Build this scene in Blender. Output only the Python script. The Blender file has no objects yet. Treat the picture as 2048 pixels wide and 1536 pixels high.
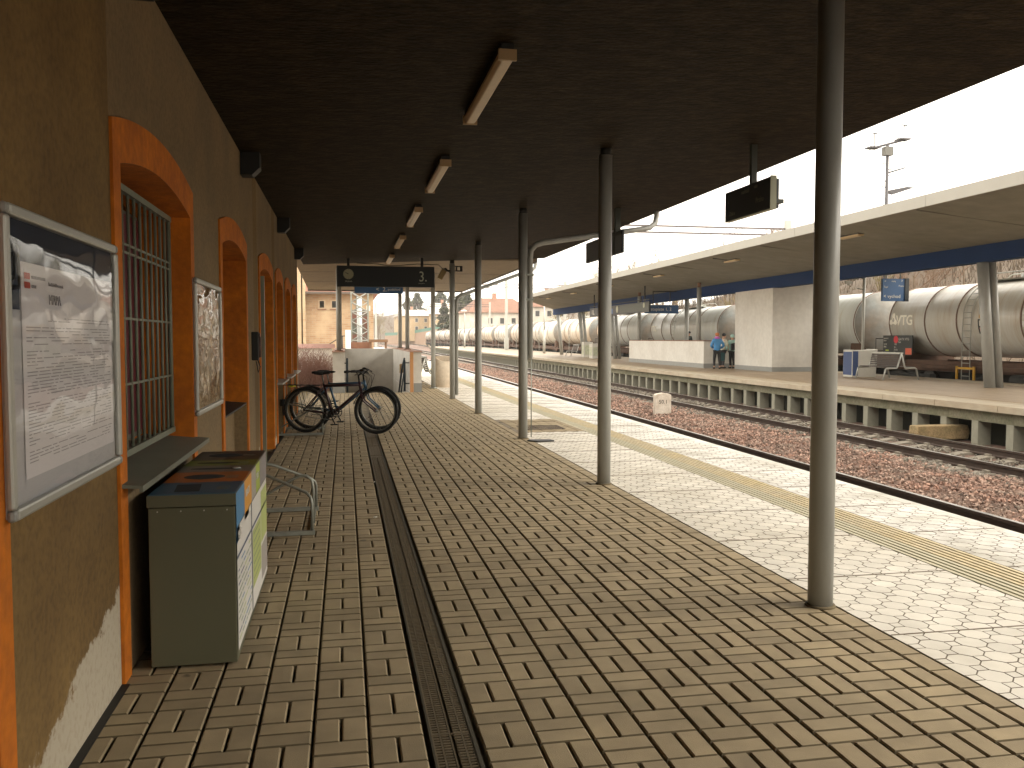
import bpy, math, random
from mathutils import Vector, Matrix, Euler
random.seed(7)
R = math.radians
sc = bpy.context.scene
col = sc.collection

# ---------------------------------------------------------------- camera, sky, sun, exposure
cam_d = bpy.data.cameras.new('camera')
cam = bpy.data.objects.new('camera', cam_d); col.objects.link(cam)
cam.location = (0, 0, 1.5)
cam.rotation_euler = (R(90 - 3.011), 0, R(-10.9126))
cam_d.sensor_width = 36; cam_d.lens = 36 * 1730 / 2048
cam_d.clip_start = 0.05; cam_d.clip_end = 4000
sc.camera = cam

SUN_EL, SUN_ROT = 38, 108
w = bpy.data.worlds.new('World'); sc.world = w; w.use_nodes = True
nt = w.node_tree; bg = nt.nodes['Background']
sky = nt.nodes.new('ShaderNodeTexSky'); sky.sky_type = 'NISHITA'; sky.sun_disc = False
sky.sun_elevation = R(SUN_EL); sky.sun_rotation = R(SUN_ROT)
sky.air_density = 1.0; sky.dust_density = 6.0; sky.ozone_density = 1.0
mx = nt.nodes.new('ShaderNodeMix'); mx.data_type = 'RGBA'; mx.inputs['Factor'].default_value = 0.82
mx.inputs['B'].default_value = (13.4, 12.5, 11.0, 1)
nt.links.new(sky.outputs['Color'], mx.inputs['A']); nt.links.new(mx.outputs['Result'], bg.inputs['Color'])
bg.inputs['Strength'].default_value = 0.12
sd = bpy.data.lights.new('sun', 'SUN'); sd.energy = 1.3; sd.angle = R(35); sd.color = (1, .95, .84)
so = bpy.data.objects.new('sun', sd); col.objects.link(so)
so.rotation_euler = (R(90 - SUN_EL), 0, R(180 - SUN_ROT)); so.location = (10, -5, 20)
sc.view_settings.view_transform = 'Standard'; sc.view_settings.look = 'None'
sc.view_settings.exposure = 1.4; sc.view_settings.gamma = 1
sc.view_settings.use_curve_mapping = False
sc.cycles.max_bounces = 8; sc.cycles.diffuse_bounces = 5; sc.cycles.transparent_max_bounces = 12
sc.cycles.use_denoising = True

# ---------------------------------------------------------------- helpers
S = 0.0087                       # the tracks run half a degree off the station building
def T(u, v, z=0.0): return (u + S * v, v - S * u, z)
RT = -math.atan(S)
M = {}

def mat(name, c, rough=.7, var=.0, scale=4.0, c2=None, metal=0, bump=0, bscale=30, stretch=(1, 1, 1), spec=.5, thr=None, island=0, coat=0, detail=5, spots=0):
    if name in M: return M[name]
    m = bpy.data.materials.new(name); m.use_nodes = True; M[name] = m
    t = m.node_tree; b = t.nodes['Principled BSDF']
    b.inputs['Roughness'].default_value = rough; b.inputs['Metallic'].default_value = metal
    b.inputs['Specular IOR Level'].default_value = spec
    if coat: b.inputs['Coat Weight'].default_value = coat
    c = tuple(c) + (1,)
    tc = t.nodes.new('ShaderNodeTexCoord'); mp = t.nodes.new('ShaderNodeMapping')
    mp.inputs['Scale'].default_value = stretch
    t.links.new(tc.outputs['Object'], mp.inputs['Vector'])
    out = None
    if c2 or var:
        n = t.nodes.new('ShaderNodeTexNoise'); n.inputs['Scale'].default_value = scale; n.inputs['Detail'].default_value = detail
        n.inputs['Roughness'].default_value = .6
        t.links.new(mp.outputs[0], n.inputs['Vector'])
        r = t.nodes.new('ShaderNodeMapRange')
        lo, hi = thr or (.3, .7)
        r.inputs['From Min'].default_value = lo; r.inputs['From Max'].default_value = hi
        t.links.new(n.outputs['Fac'], r.inputs['Value'])
        x = t.nodes.new('ShaderNodeMix'); x.data_type = 'RGBA'
        x.inputs['A'].default_value = c
        x.inputs['B'].default_value = (tuple(c2) + (1,)) if c2 else tuple(k * (1 - var) for k in c[:3]) + (1,)
        t.links.new(r.outputs[0], x.inputs['Factor']); out = x.outputs['Result']
        if c2 and var:
            n2 = t.nodes.new('ShaderNodeTexNoise'); n2.inputs['Scale'].default_value = scale * 6; n2.inputs['Detail'].default_value = 4
            t.links.new(mp.outputs[0], n2.inputs['Vector'])
            r2 = t.nodes.new('ShaderNodeMapRange'); r2.inputs['From Min'].default_value = .25; r2.inputs['From Max'].default_value = .75
            r2.inputs['To Min'].default_value = 1 - var; r2.inputs['To Max'].default_value = 1 + var
            t.links.new(n2.outputs['Fac'], r2.inputs['Value'])
            h = t.nodes.new('ShaderNodeHueSaturation'); t.links.new(out, h.inputs['Color']); t.links.new(r2.outputs[0], h.inputs['Value'])
            out = h.outputs[0]
    if island:
        g = t.nodes.new('ShaderNodeNewGeometry'); r3 = t.nodes.new('ShaderNodeMapRange')
        r3.inputs['To Min'].default_value = 1 - island; r3.inputs['To Max'].default_value = 1 + island
        t.links.new(g.outputs['Random Per Island'], r3.inputs['Value'])
        h = t.nodes.new('ShaderNodeHueSaturation')
        if out: t.links.new(out, h.inputs['Color'])
        else: h.inputs['Color'].default_value = c
        t.links.new(r3.outputs[0], h.inputs['Value']); out = h.outputs[0]
    if spots:
        for sc_, lo_, hi_, dk_ in ((spots, .05, .075, .45), (spots * .35, .02, .16, .72)):
            vo = t.nodes.new('ShaderNodeTexVoronoi'); vo.inputs['Scale'].default_value = sc_
            wn = t.nodes.new('ShaderNodeTexNoise'); wn.inputs['Scale'].default_value = sc_ * 4
            av = t.nodes.new('ShaderNodeVectorMath'); av.operation = 'MULTIPLY_ADD'; av.inputs[1].default_value = (.06, .06, .06)
            t.links.new(mp.outputs[0], wn.inputs['Vector']); t.links.new(wn.outputs['Color'], av.inputs[0]); t.links.new(mp.outputs[0], av.inputs[2])
            t.links.new(av.outputs[0], vo.inputs['Vector'])
            r5 = t.nodes.new('ShaderNodeMapRange'); r5.inputs['From Min'].default_value = lo_; r5.inputs['From Max'].default_value = hi_; r5.inputs['To Min'].default_value = dk_
            t.links.new(vo.outputs['Distance'], r5.inputs['Value'])
            h5 = t.nodes.new('ShaderNodeHueSaturation'); t.links.new(out, h5.inputs['Color']); t.links.new(r5.outputs[0], h5.inputs['Value']); out = h5.outputs[0]
    if out: t.links.new(out, b.inputs['Base Color'])
    else: b.inputs['Base Color'].default_value = c
    if bump:
        n3 = t.nodes.new('ShaderNodeTexNoise'); n3.inputs['Scale'].default_value = bscale; n3.inputs['Detail'].default_value = 4
        t.links.new(mp.outputs[0], n3.inputs['Vector'])
        bp = t.nodes.new('ShaderNodeBump'); bp.inputs['Strength'].default_value = bump; bp.inputs['Distance'].default_value = .01
        t.links.new(n3.outputs['Fac'], bp.inputs['Height']); t.links.new(bp.outputs[0], b.inputs['Normal'])
    return m

class MB:
    def __init__(s): s.v = []; s.f = []; s.m = []; s.sm = []
    def add(s, vs, fs, m=0, smooth=False):
        o = len(s.v); s.v += [tuple(p) for p in vs]
        for f in fs: s.f.append(tuple(i + o for i in f)); s.m.append(m); s.sm.append(smooth)
        return s
    def box(s, x0, x1, y0, y1, z0, z1, m=0):
        return s.add([(x0, y0, z0), (x1, y0, z0), (x1, y1, z0), (x0, y1, z0), (x0, y0, z1), (x1, y0, z1), (x1, y1, z1), (x0, y1, z1)],
                     [(0, 3, 2, 1), (4, 5, 6, 7), (0, 1, 5, 4), (1, 2, 6, 5), (2, 3, 7, 6), (3, 0, 4, 7)], m)
    def quad(s, a, b, c, d, m=0): return s.add([a, b, c, d], [(0, 1, 2, 3)], m)
    def prism(s, poly, a, b, axis='y', m=0, smooth=False):
        n = len(poly)
        def P(p, t): return {'x': (t, p[0], p[1]), 'y': (p[0], t, p[1]), 'z': (p[0], p[1], t)}[axis]
        vs = [P(p, a) for p in poly] + [P(p, b) for p in poly]
        area = sum(poly[i][0] * poly[(i + 1) % n][1] - poly[(i + 1) % n][0] * poly[i][1] for i in range(n))
        fl = (area > 0) != (axis == 'y')
        sides = [(i, (i + 1) % n, n + (i + 1) % n, n + i) for i in range(n)]
        caps = [tuple(range(n))[::-1], tuple(range(n, 2 * n))]
        if not fl: sides = [f[::-1] for f in sides]; caps = [f[::-1] for f in caps]
        s.add(vs, sides, m, smooth); o = len(s.v) - 2 * n
        for f in caps: s.f.append(tuple(i + o for i in f)); s.m.append(m); s.sm.append(False)
        return s
    def tube(s, pts, r, seg=8, m=0, caps=True, smooth=True, closed=False):
        pts = [Vector(p) for p in pts]; n = len(pts); rr = r if isinstance(r, (list, tuple)) else [r] * n
        vs = []; prev = None
        for i, p in enumerate(pts):
            if closed: d = pts[(i + 1) % n] - pts[i - 1]
            else: d = (pts[min(i + 1, n - 1)] - pts[max(i - 1, 0)])
            d = d.normalized() if d.length > 1e-9 else Vector((0, 0, 1))
            if prev is None:
                a = Vector((0, 0, 1)) if abs(d.z) < .9 else Vector((1, 0, 0))
                x = d.cross(a).normalized()
            else:
                x = (prev - d * prev.dot(d))
                x = x.normalized() if x.length > 1e-6 else d.orthogonal().normalized()
            prev = x; y = d.cross(x)
            for k in range(seg):
                a = 2 * math.pi * k / seg
                vs.append(p + (x * math.cos(a) + y * math.sin(a)) * rr[i])
        fs = []
        for i in range(n if closed else n - 1):
            j = (i + 1) % n
            for k in range(seg):
                k2 = (k + 1) % seg
                fs.append((i * seg + k, i * seg + k2, j * seg + k2, j * seg + k))
        s.add(vs, fs, m, smooth)
        if caps and not closed:
            o = len(s.v) - n * seg
            s.f.append(tuple(o + k for k in range(seg))[::-1]); s.m.append(m); s.sm.append(False)
            s.f.append(tuple(o + (n - 1) * seg + k for k in range(seg))); s.m.append(m); s.sm.append(False)
        return s
    def cyl(s, a, b, r, r2=None, seg=16, m=0, smooth=True): return s.tube([a, b], [r, r if r2 is None else r2], seg, m, True, smooth)
    def ring(s, c, R_, r, axis='y', seg=36, s2=8, m=0):
        pts = []
        for i in range(seg):
            a = 2 * math.pi * i / seg; p, q = R_ * math.cos(a), R_ * math.sin(a)
            pts.append({'y': (c[0] + p, c[1], c[2] + q), 'x': (c[0], c[1] + p, c[2] + q), 'z': (c[0] + p, c[1] + q, c[2])}[axis])
        return s.tube(pts, r, s2, m, closed=True)
    def ball(s, c, r, seg=12, m=0, sx=1, sy=1, sz=1):
        vs = []; n = seg // 2
        for i in range(n + 1):
            a = math.pi * i / n
            for k in range(seg):
                b = 2 * math.pi * k / seg
                vs.append((c[0] + r * sx * math.sin(a) * math.cos(b), c[1] + r * sy * math.sin(a) * math.sin(b), c[2] - r * sz * math.cos(a)))
        fs = [(i * seg + k, i * seg + (k + 1) % seg, (i + 1) * seg + (k + 1) % seg, (i + 1) * seg + k) for i in range(n) for k in range(seg)]
        return s.add(vs, fs, m, True)
    def text(s, txt, size, origin, right, up, m=0, ex=0.002, sx=1.0, align='LEFT'):
        me = text_mesh(txt, size, align); r = Vector(right).normalized(); u = Vector(up).normalized(); n = r.cross(u)
        vs = [Vector(origin) + r * (p[0] * sx) + u * p[1] + n * (ex if p[2] > 0 else 0) for p in me[0]]
        return s.add(vs, me[1], m)
    def build(s, name, mats, parent=None, loc=None, rotz=0, bevel=0, seg=2, label=None):
        me = bpy.data.meshes.new(name); me.from_pydata(s.v, [], s.f)
        if not isinstance(mats, (list, tuple)): mats = [mats]
        for q in mats: me.materials.append(q)
        me.polygons.foreach_set('material_index', s.m); me.polygons.foreach_set('use_smooth', s.sm)
        me.update()
        o = bpy.data.objects.new(name, me); col.objects.link(o)
        if loc: o.location = loc
        o.rotation_euler.z = rotz
        if parent: o.parent = parent
        if label: o['label'] = label
        if bevel:
            b = o.modifiers.new('bevel', 'BEVEL'); b.width = bevel; b.segments = seg; b.limit_method = 'ANGLE'; b.angle_limit = R(40)
        return o

_tc = {}
BOLD = 0.0
def text_mesh(txt, size, align='LEFT'):
    k = (txt, align, BOLD)
    if k not in _tc:
        cu = bpy.data.curves.new('t', 'FONT'); cu.body = txt; cu.size = 1; cu.extrude = .5; cu.offset = BOLD; cu.align_x = align
        cu.resolution_u = 3
        o = bpy.data.objects.new('t', cu); col.objects.link(o)
        dg = bpy.context.evaluated_depsgraph_get()
        me = bpy.data.meshes.new_from_object(o.evaluated_get(dg))
        _tc[k] = ([tuple(v.co) for v in me.vertices], [tuple(p.vertices) for p in me.polygons])
        bpy.data.objects.remove(o); bpy.data.curves.remove(cu); bpy.data.meshes.remove(me)
    vs, fs = _tc[k]
    return [(x * size, y * size, z) for x, y, z in vs], fs

def tag(o, label=None, cat=None, group=None, kind=None):
    if label: o['label'] = label
    if cat: o['category'] = cat
    if group: o['group'] = group
    if kind: o['kind'] = kind
    return o
def thing(name, label, cat, loc=(0, 0, 0), rotz=0, group=None, kind=None):
    o = bpy.data.objects.new(name, None); col.objects.link(o); o.empty_display_size = .2
    o.location = loc; o.rotation_euler = (0, 0, rotz)
    return tag(o, label, cat, group, kind)
def build_split(mb, name, mats, parent, **kw):
    # every loose piece becomes a part of its own
    n = len(mb.v); par = list(range(n))
    def find(a):
        while par[a] != a: par[a] = par[par[a]]; a = par[a]
        return a
    for f in mb.f:
        for q in f[1:]: par[find(q)] = find(f[0])
    comp = {}
    for i, f in enumerate(mb.f): comp.setdefault(find(f[0]), []).append(i)
    out = []
    for fs in comp.values():
        idx = {}; b = MB()
        for i in fs:
            g_ = []
            for q in mb.f[i]:
                if q not in idx: idx[q] = len(b.v); b.v.append(mb.v[q])
                g_.append(idx[q])
            b.f.append(tuple(g_)); b.m.append(mb.m[i]); b.sm.append(mb.sm[i])
        out.append(b.build(name, mats, parent, **kw))
    return out
def kids(o): return [c for c in list(bpy.data.objects) if c.parent == o]
def copy_tree(o, parent=None, tree=None):
    c = o.copy(); col.objects.link(c)
    if parent is not None: c.parent = parent
    for ch in kids(o): copy_tree(ch, c)
    return c
def place(o, loc, rotz, label=None, group=None):
    o.location = loc; o.rotation_euler = (0, 0, rotz)
    if label: o['label'] = label
    if group: o['group'] = group
    return o
def struct(o, cat=None): o['kind'] = 'structure'; return o

# ---------------------------------------------------------------- materials
brick_pav = mat('paver_brown', (.285, .222, .130), .85, var=.16, scale=1.0, c2=(.225, .171, .097), spots=2.3, island=.12, bump=.35, bscale=220)
joint = mat('joint_dark', (.115, .088, .048), .95)
tile_w = mat('tile_cream', (.55, .51, .44), .8, var=.1, scale=.8, c2=(.42, .375, .30), island=.07, bump=.2, bscale=150, thr=(.42, .75), spots=1.7)
tile_joint = mat('tile_joint', (.15, .12, .085), .95)
tact_w = mat('tactile_pale', (.44, .40, .28), .8, var=.15, scale=3)
tact_y = mat('tactile_yellow', (.47, .375, .20), .8, var=.2, scale=2, c2=(.43, .37, .26))
edge_t = mat('edge_tile_grey', (.50, .475, .43), .8, var=.15, scale=1.3, c2=(.27, .245, .19), island=.08, bump=.2, bscale=120, thr=(.45, .8))
ballast_m = mat('ballast_stone', (.29, .175, .13), .9, var=.25, scale=2, c2=(.25, .195, .155), island=.55, thr=(.4, .7))
ballast_g = mat('ballast_grey', (.24, .215, .18), .9, var=.2, scale=3, c2=(.14, .12, .09), island=.45)
ballast_b = mat('ballast_bed', (.20, .11, .08), .95, var=.3, scale=9, c2=(.11, .08, .06), bump=.8, bscale=25)
earth = mat('earth', (.20, .145, .09), .95, var=.25, scale=.8, c2=(.13, .10, .055), bump=.6, bscale=4)
steel = mat('rail_head', (.55, .53, .50), .28, metal=.9)
rust = mat('rail_rust', (.055, .033, .022), .85, var=.3, scale=8)
sleeper_m = mat('sleeper_concrete', (.27, .235, .185), .9, var=.3, scale=5)
plaster = None
orange = mat('orange_paint', (.58, .165, .002), .85, var=.2, scale=3, c2=(.38, .10, .003), bump=.25, bscale=60)
pole_m = mat('column_paint', (.34, .34, .31), .42, var=.22, scale=5, stretch=(1, 1, .3), bump=.05, bscale=60)
alu = mat('aluminium', (.42, .42, .38), .38, metal=.35)
galv = mat('galvanised', (.28, .29, .25), .45, var=.2, scale=12, metal=.45)
black = mat('black_paint', (.006, .006, .005), .6)
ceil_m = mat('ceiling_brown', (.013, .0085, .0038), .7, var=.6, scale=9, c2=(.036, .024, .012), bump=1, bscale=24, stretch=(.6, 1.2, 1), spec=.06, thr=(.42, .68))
ceil_l = mat('ceiling_light', (.22, .165, .105), .8, var=.15, scale=2, c2=(.18, .135, .085))
conc = mat('concrete', (.36, .32, .25), .88, var=.2, scale=2.2, c2=(.26, .225, .165), bump=.3, bscale=40)
conc_d = mat('concrete_mossy', (.20, .18, .125), .92, var=.25, scale=3, c2=(.12, .12, .07), bump=.4, bscale=30)
white_w = mat('white_render', (.60, .575, .52), .85, var=.08, scale=.9, c2=(.50, .465, .41), bump=.1, bscale=50, thr=(.4, .85))
grey_p = mat('grey_plinth', (.27, .27, .25), .85, var=.1, scale=4)
rust_cap = mat('rusty_cap', (.22, .11, .06), .7, var=.2, scale=8)
navy = mat('sign_navy', (.005, .008, .010), .5)
blue_s = mat('sign_blue', (.018, .075, .19), .5)
blue_b = mat('beam_blue', (.008, .034, .115), .75, var=.15, scale=2, spec=.15)
white_p = mat('white_print', (.65, .62, .55), .6)
dim_p = mat('dim_print', (.16, .16, .11), .6)
glow_off = mat('lamp_tube_cover', (.50, .37, .22), .35, var=.1, scale=8)
# ---------------------------------------------------------------- ground, tracks
def grid(name, x0, x1, y0, y1, nx, ny, fz, m, hole=None):
    b = MB(); vs = []; fs = []
    for j in range(ny + 1):
        for i in range(nx + 1):
            x = x0 + (x1 - x0) * i / nx; y = y0 + (y1 - y0) * j / ny
            vs.append((x, y, fz(x, y)))
    for j in range(ny):
        for i in range(nx):
            a = j * (nx + 1) + i; fs.append((a, a + 1, a + nx + 2, a + nx + 1))
    b.add(vs, fs, 0, True); return b.build(name, m)
g = MB(); g.quad((-600, -100, -.98), (900, -100, -.98), (900, 1400, -.98), (-600, 1400, -.98)); g = g.build('ground', earth); struct(g)
from mathutils import noise
def nz(x, y, s=1.0, h=0): return noise.noise(Vector((x * s, y * s, h)))
def sm(a, b, x): t = max(0, min(1, (x - a) / (b - a))); return t * t * (3 - 2 * t)
def hill_z(x, y):
    u = x - S * y
    side = 10.2 * sm(25, 62, u) * (1 - .55 * sm(95, 200, y)) + 6.5 * sm(62, 140, u)
    end = 16 * sm(380, 620, y) + 10 * sm(620, 1000, y)
    r = -1.02 + side + end * (1 if u > -40 else 1) + (nz(x, y, .05) * 1.6 + nz(x, y, .21, 5) * .5) * sm(24, 34, u) 
    if y > 380: r = max(r, -1.02 + end + nz(x, y, .02) * 3 * sm(380, 500, y))
    return r
hill_m = mat('hillside_litter', (.085, .054, .032), .95, var=.3, scale=.22, c2=(.065, .046, .024), bump=1, bscale=1.5)
h = grid('hillside', 22, 200, -60, 380, 70, 150, hill_z, hill_m); struct(h)
h2 = grid('far_hill', -400, 700, 380, 1300, 70, 50, lambda x, y: hill_z(x, y) - .02, hill_m); struct(h2)
# soil bank beyond the tank wagons
sb = MB(); pts = []
vs = []; fs = []
nv = 240
for j in range(nv + 1):
    v = -10 + 300 * j / nv
    for k, (u, z) in enumerate(((22.9, -.97), (23.6, -.55), (24.6, -.1), (25.6, .1), (27.2, -.6))):
        vs.append(T(u + nz(v, k, .6) * .2, v, z + (nz(v, k, .55, 2) * .28 if 0 < k < 4 else 0)))
for j in range(nv):
    for k in range(4):
        a = j * 5 + k; fs.append((a, a + 1, a + 6, a + 5))
sb.add(vs, fs, 0, True); sb = sb.build('soil_bank', mat('sandy_soil', (.34, .22, .12), .95, var=.25, scale=1.2, c2=(.25, .17, .09), bump=.8, bscale=5)); struct(sb)

RZ = -.6                                   # top of rails
bed = MB(); bed.box(5.0, 24.0, -20, 520, -.97, -.80)
bd = bed.build('track_bed', ballast_b, rotz=RT); struct(bd)

TRACKS = ((6.72, 'track nearest the station platform', 'railway track beside the station platform'), (11.35, 'track two', 'railway track between red ballast and the far island platform'), (21.9, 'track three', 'railway track under the row of tank wagons'))
def rail_mb():
    b = MB()
    b.prism([(-.035, -.002), (.035, -.002), (.035, -.035), (.012, -.05), (.012, -.125), (.07, -.14), (.07, -.155), (-.07, -.155), (-.07, -.14), (-.012, -.125), (-.012, -.05), (-.035, -.035)], -8, 520, 'y', 1)
    b.box(-.032, .032, -8, 520, -.0015, 0, 0)
    return b
rail_me = rail_mb().build('rail', [steel, rust])
sl = MB(); sl.prism([(-1.3, -.17), (-1.3, -.32), (1.3, -.32), (1.3, -.17), (.95, -.155), (.55, -.155), (.3, -.19), (-.3, -.19), (-.55, -.155), (-.95, -.155)], -.13, .13, 'y')
for sx in (-.75, .75):
    for dx in (-.12, .12): sl.box(sx + dx - .035, sx + dx + .035, -.06, .06, -.156, -.115)
sleeper_me = sl.build('sleeper', sleeper_m)
for ti, (u0, _, lab) in enumerate(TRACKS):
    t = thing('railway_track', lab, 'track', T(u0, 0, RZ), RT, 'tracks through the station')
    for sx in (-.75, .75):
        o = rail_me if (ti == 0 and sx < 0) else rail_me.copy()
        if o is not rail_me: col.objects.link(o)
        o.parent = t; o.location = (sx, 0, 0)
    y0 = {0: 4.0, 1: 8.0, 2: 14.0}[ti]
    for k in range(100):
        o = sleeper_me if (ti == 0 and k == 0) else sleeper_me.copy()
        if o is not sleeper_me: col.objects.link(o)
        o.parent = t; o.location = (0, y0 + .6 * k, 0)
    rest = MB()
    for k in range(100, 500):
        y = y0 + .6 * k; rest.box(-1.3, 1.3, y - .13, y + .13, -.32, -.16)
    rest.build('sleeper', sleeper_m, t)['kind'] = 'stuff'

# loose ballast stones
def stones(name, regions, m, n, seed, smin, smax, zf):
    rnd = random.Random(seed); vs = []; fs = []
    base = [(-1, -1, -1), (1, -1, -1), (1, 1, -1), (-1, 1, -1), (-1, -1, 1), (1, -1, 1), (1, 1, 1), (-1, 1, 1)]
    bf = [(0, 3, 2, 1), (4, 5, 6, 7), (0, 1, 5, 4), (1, 2, 6, 5), (2, 3, 7, 6), (3, 0, 4, 7)]
    for i in range(n):
        (u0, u1, v0, v1) = regions[rnd.randrange(len(regions))]
        v = v0 + (v1 - v0) * rnd.random() ** 1.7; u = u0 + (u1 - u0) * rnd.random()
        s_ = (smin + (smax - smin) * rnd.random()) * (1 + max(0, v - 15) * .02)
        q = Euler((rnd.random() * 6.3, rnd.random() * 6.3, rnd.random() * 6.3)).to_matrix()
        c = Vector(T(u, v, zf(u, v) + rnd.random() * s_ * .5)); o = len(vs)
        for p in base:
            r_ = .55 + .45 * rnd.random()
            vs.append(tuple(c + q @ Vector((p[0] * s_ * r_, p[1] * s_ * .7 * r_, p[2] * s_ * .6 * r_))))
        fs += [tuple(k + o for k in f) for f in bf]
    b = MB(); b.add(vs, fs); o = b.build(name, m); tag(o, kind='stuff'); return o
def bz(u, v): return -.775 + .05 * nz(u * 1.0, v * 1.0, .8) + .05 * max(0, 1 - abs(u - 9.0) / 1.4)
tag(stones('red_ballast', [(7.45, 10.9, 7, 75)], ballast_m, 26000, 3, .018, .036, bz), 'loose reddish brown ballast stones between the tracks', 'ballast')
tag(stones('grey_ballast', [(9.95, 10.5, 9, 70), (10.6, 12.1, 9, 70), (12.2, 13.1, 9, 60)], ballast_g, 12000, 4, .02, .04, lambda u, v: -.79 + .05 * nz(u, v, .9)), 'greyish ballast stones around the second track', 'ballast')
tag(stones('track_one_ballast', [(6.3, 7.45, 7, 40)], ballast_g, 2600, 5, .02, .04, lambda u, v: -.79), 'dark ballast stones beside the near platform edge', 'ballast')

# ---------------------------------------------------------------- near platform
HX0, HX1, HY0, HY1 = -.02, 1.78, 24.35, 33.0     # stairwell opening
pb = MB()
def slab(x0, x1, y0, y1, z=-.03): pb.box(x0, x1, y0, y1, -.97, z)
slab(-3.0, HX0, -6, 60); slab(HX0, HX1, -6, HY0); slab(HX0, HX1, HY1, 60)
pb.prism([(HX1, -6), (5.02 + S * -6, -6), (5.02 + S * 150, 150), (HX1, 150)], -.97, -.03, 'z')
o = pb.build('platform', joint); struct(o)
yard = MB(); yard.box(-60, -1.02, 18.6, 60, -.97, -.05); yard.box(-60, 1.6, 60, 150, -.97, -.04)
struct(yard.build('yard', mat('yard_gravel', (.42, .36, .28), .9, var=.2, scale=2, c2=(.30, .22, .13), bump=.5, bscale=20)))

def paver(b, x0, x1, y0, y1, zt=0.0, bv=.006, g_=.003, m=0, rnd=random, d=.03):
    x0 += g_; x1 -= g_; y0 += g_ + .001; y1 -= g_ + .001
    zt += rnd.uniform(-.0012, .0012)
    vs = [(x0, y0, zt - d), (x1, y0, zt - d), (x1, y1, zt - d), (x0, y1, zt - d),
          (x0, y0, zt - bv), (x1, y0, zt - bv), (x1, y1, zt - bv), (x0, y1, zt - bv),
          (x0 + bv, y0 + .0022, zt), (x1 - bv, y0 + .0022, zt), (x1 - bv, y1 - .0022, zt), (x0 + bv, y1 - .0022, zt)]
    b.add(vs, [(8, 9, 10, 11)] + [(4 + i, 4 + (i + 1) % 4, 8 + (i + 1) % 4, 8 + i) for i in (1, 3)], m)
    b.add(vs[4:], [(i, (i + 1) % 4, 4 + (i + 1) % 4, 4 + i) for i in (0, 2)], 1)
    b.add(vs[:8], [(i, (i + 1) % 4, 4 + (i + 1) % 4, 4 + i) for i in range(4)], 1)
pv = MB(); CX, CY = .209, .2015
def weave(xa, n, yph, y0, y1, par, skip=None):
    j0 = int((y0 - yph) // CY); j1 = int((y1 - yph) / CY) + 1
    for i in range(n):
        for j in range(j0, j1):
            X0 = xa + i * CX; Y0 = yph + j * CY; X1, Y1 = X0 + CX, Y0 + CY
            if skip and skip(X0, Y0): continue
            if (i + j + par) % 2 == 0:       # pair lying along the platform, wide dark joints between
                xm = (X0 + X1) / 2
                paver(pv, X0 + .0015, xm - .001, Y0, Y1, g_=.0038); paver(pv, xm + .001, X1 - .0015, Y0, Y1, g_=.0038)
            else:
                ym = (Y0 + Y1) / 2
                paver(pv, X0 + .0015, X1 - .0015, Y0, ym, g_=.0038); paver(pv, X0 + .0015, X1 - .0015, ym, Y1, g_=.0038)
in_st = lambda x, y: -.3 < x < 2.1 and y > 24.1
weave(.483, 10, 5.07 - CY * 20, 2.0, 30, 0, in_st)
weave(.283 - 6 * CX, 6, 5.03 - CY * 20, 2.0, 24.2, 1)
y = 2.0
while y < 30:
    paver(pv, 2.576, 2.69, y, y + .2); y += .2015
# brown patch round the drain grating
y = 13.5
while y < 15.6:
    for i in range(6): paver(pv, 2.76 + i * .19, 2.95 + i * .19, y, y + .1)
    y += .1
o = pv.build('platform_pavers', [brick_pav, joint]); struct(o)

tl = MB(); s8 = .2 / (2 + math.sqrt(2)); wo = s8 * (1 + math.sqrt(2))
def octa(b, cx, cy, x0, x1, zt=0, m=0):
    h_, q = wo / 2 - .0022, s8 / 2 - .0008; zt += random.uniform(-.0008, .0008)
    def ringp(hh, qq, z): return [(min(max(cx + px, x0), x1), cy + py, z) for px, py in ((-qq, -hh), (qq, -hh), (hh, -qq), (hh, qq), (qq, hh), (-qq, hh), (-hh, qq), (-hh, -qq))]
    if cx - h_ > x1 - .01 or cx + h_ < x0 + .01: return
    vs = ringp(h_, q, zt - .005) + ringp(h_ - .001, q - .0004, zt)
    b.add(vs[8:], [tuple(range(8))], m); b.add(vs, [(i, (i + 1) % 8, 8 + (i + 1) % 8, 8 + i) for i in range(8)], 2)
def octs(b, x0, x1, y0, y1, m, skip=None):
    P_ = .2; ni = int((x1 - x0) / P_ * 2) + 2; nj = int((y1 - y0) / P_ * 2)
    for i in range(ni):
        for j in range(nj):
            cx = x0 + .03 + i * P_ / 2; cy = y0 + j * P_ / 2
            cx += S * cy * 0
            if skip and skip(cx, cy): continue
            if (i + j) % 2 == 0: octa(b, cx, cy, x0, x1, 0, m)
    for i in range(ni):
        for j in range(nj):
            pass
# octagons touch on their slanted edges; the little squares sit between them
def squares(b, x0, x1, y0, y1, m, skip=None):
    P_ = .2; ni = int((x1 - x0) / P_ * 2) + 2; nj = int((y1 - y0) / P_ * 2); q = s8 / 2 - .0020
    for i in range(ni):
        for j in range(nj):
            if (i + j) % 2 == 0: continue
            cx = x0 + .03 + i * P_ / 2; cy = y0 + j * P_ / 2
            if skip and skip(cx, cy): continue
            a, c = max(cx - q, x0), min(cx + q, x1)
            if c - a < .01: continue
            z = random.uniform(-.0008, .0008)
            b.add([(a, cy - q, z - .004), (c, cy - q, z - .004), (c, cy + q, z - .004), (a, cy + q, z - .004), (a + .001, cy - q + .001, z), (c - .001, cy - q + .001, z), (c - .001, cy + q - .001, z), (a + .001, cy + q - .001, z)],
                  [(4, 5, 6, 7)], m)
            b.add(b.v[-8:], [(0, 1, 5, 4), (1, 2, 6, 5), (2, 3, 7, 6), (3, 0, 4, 7)], 2)
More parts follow.
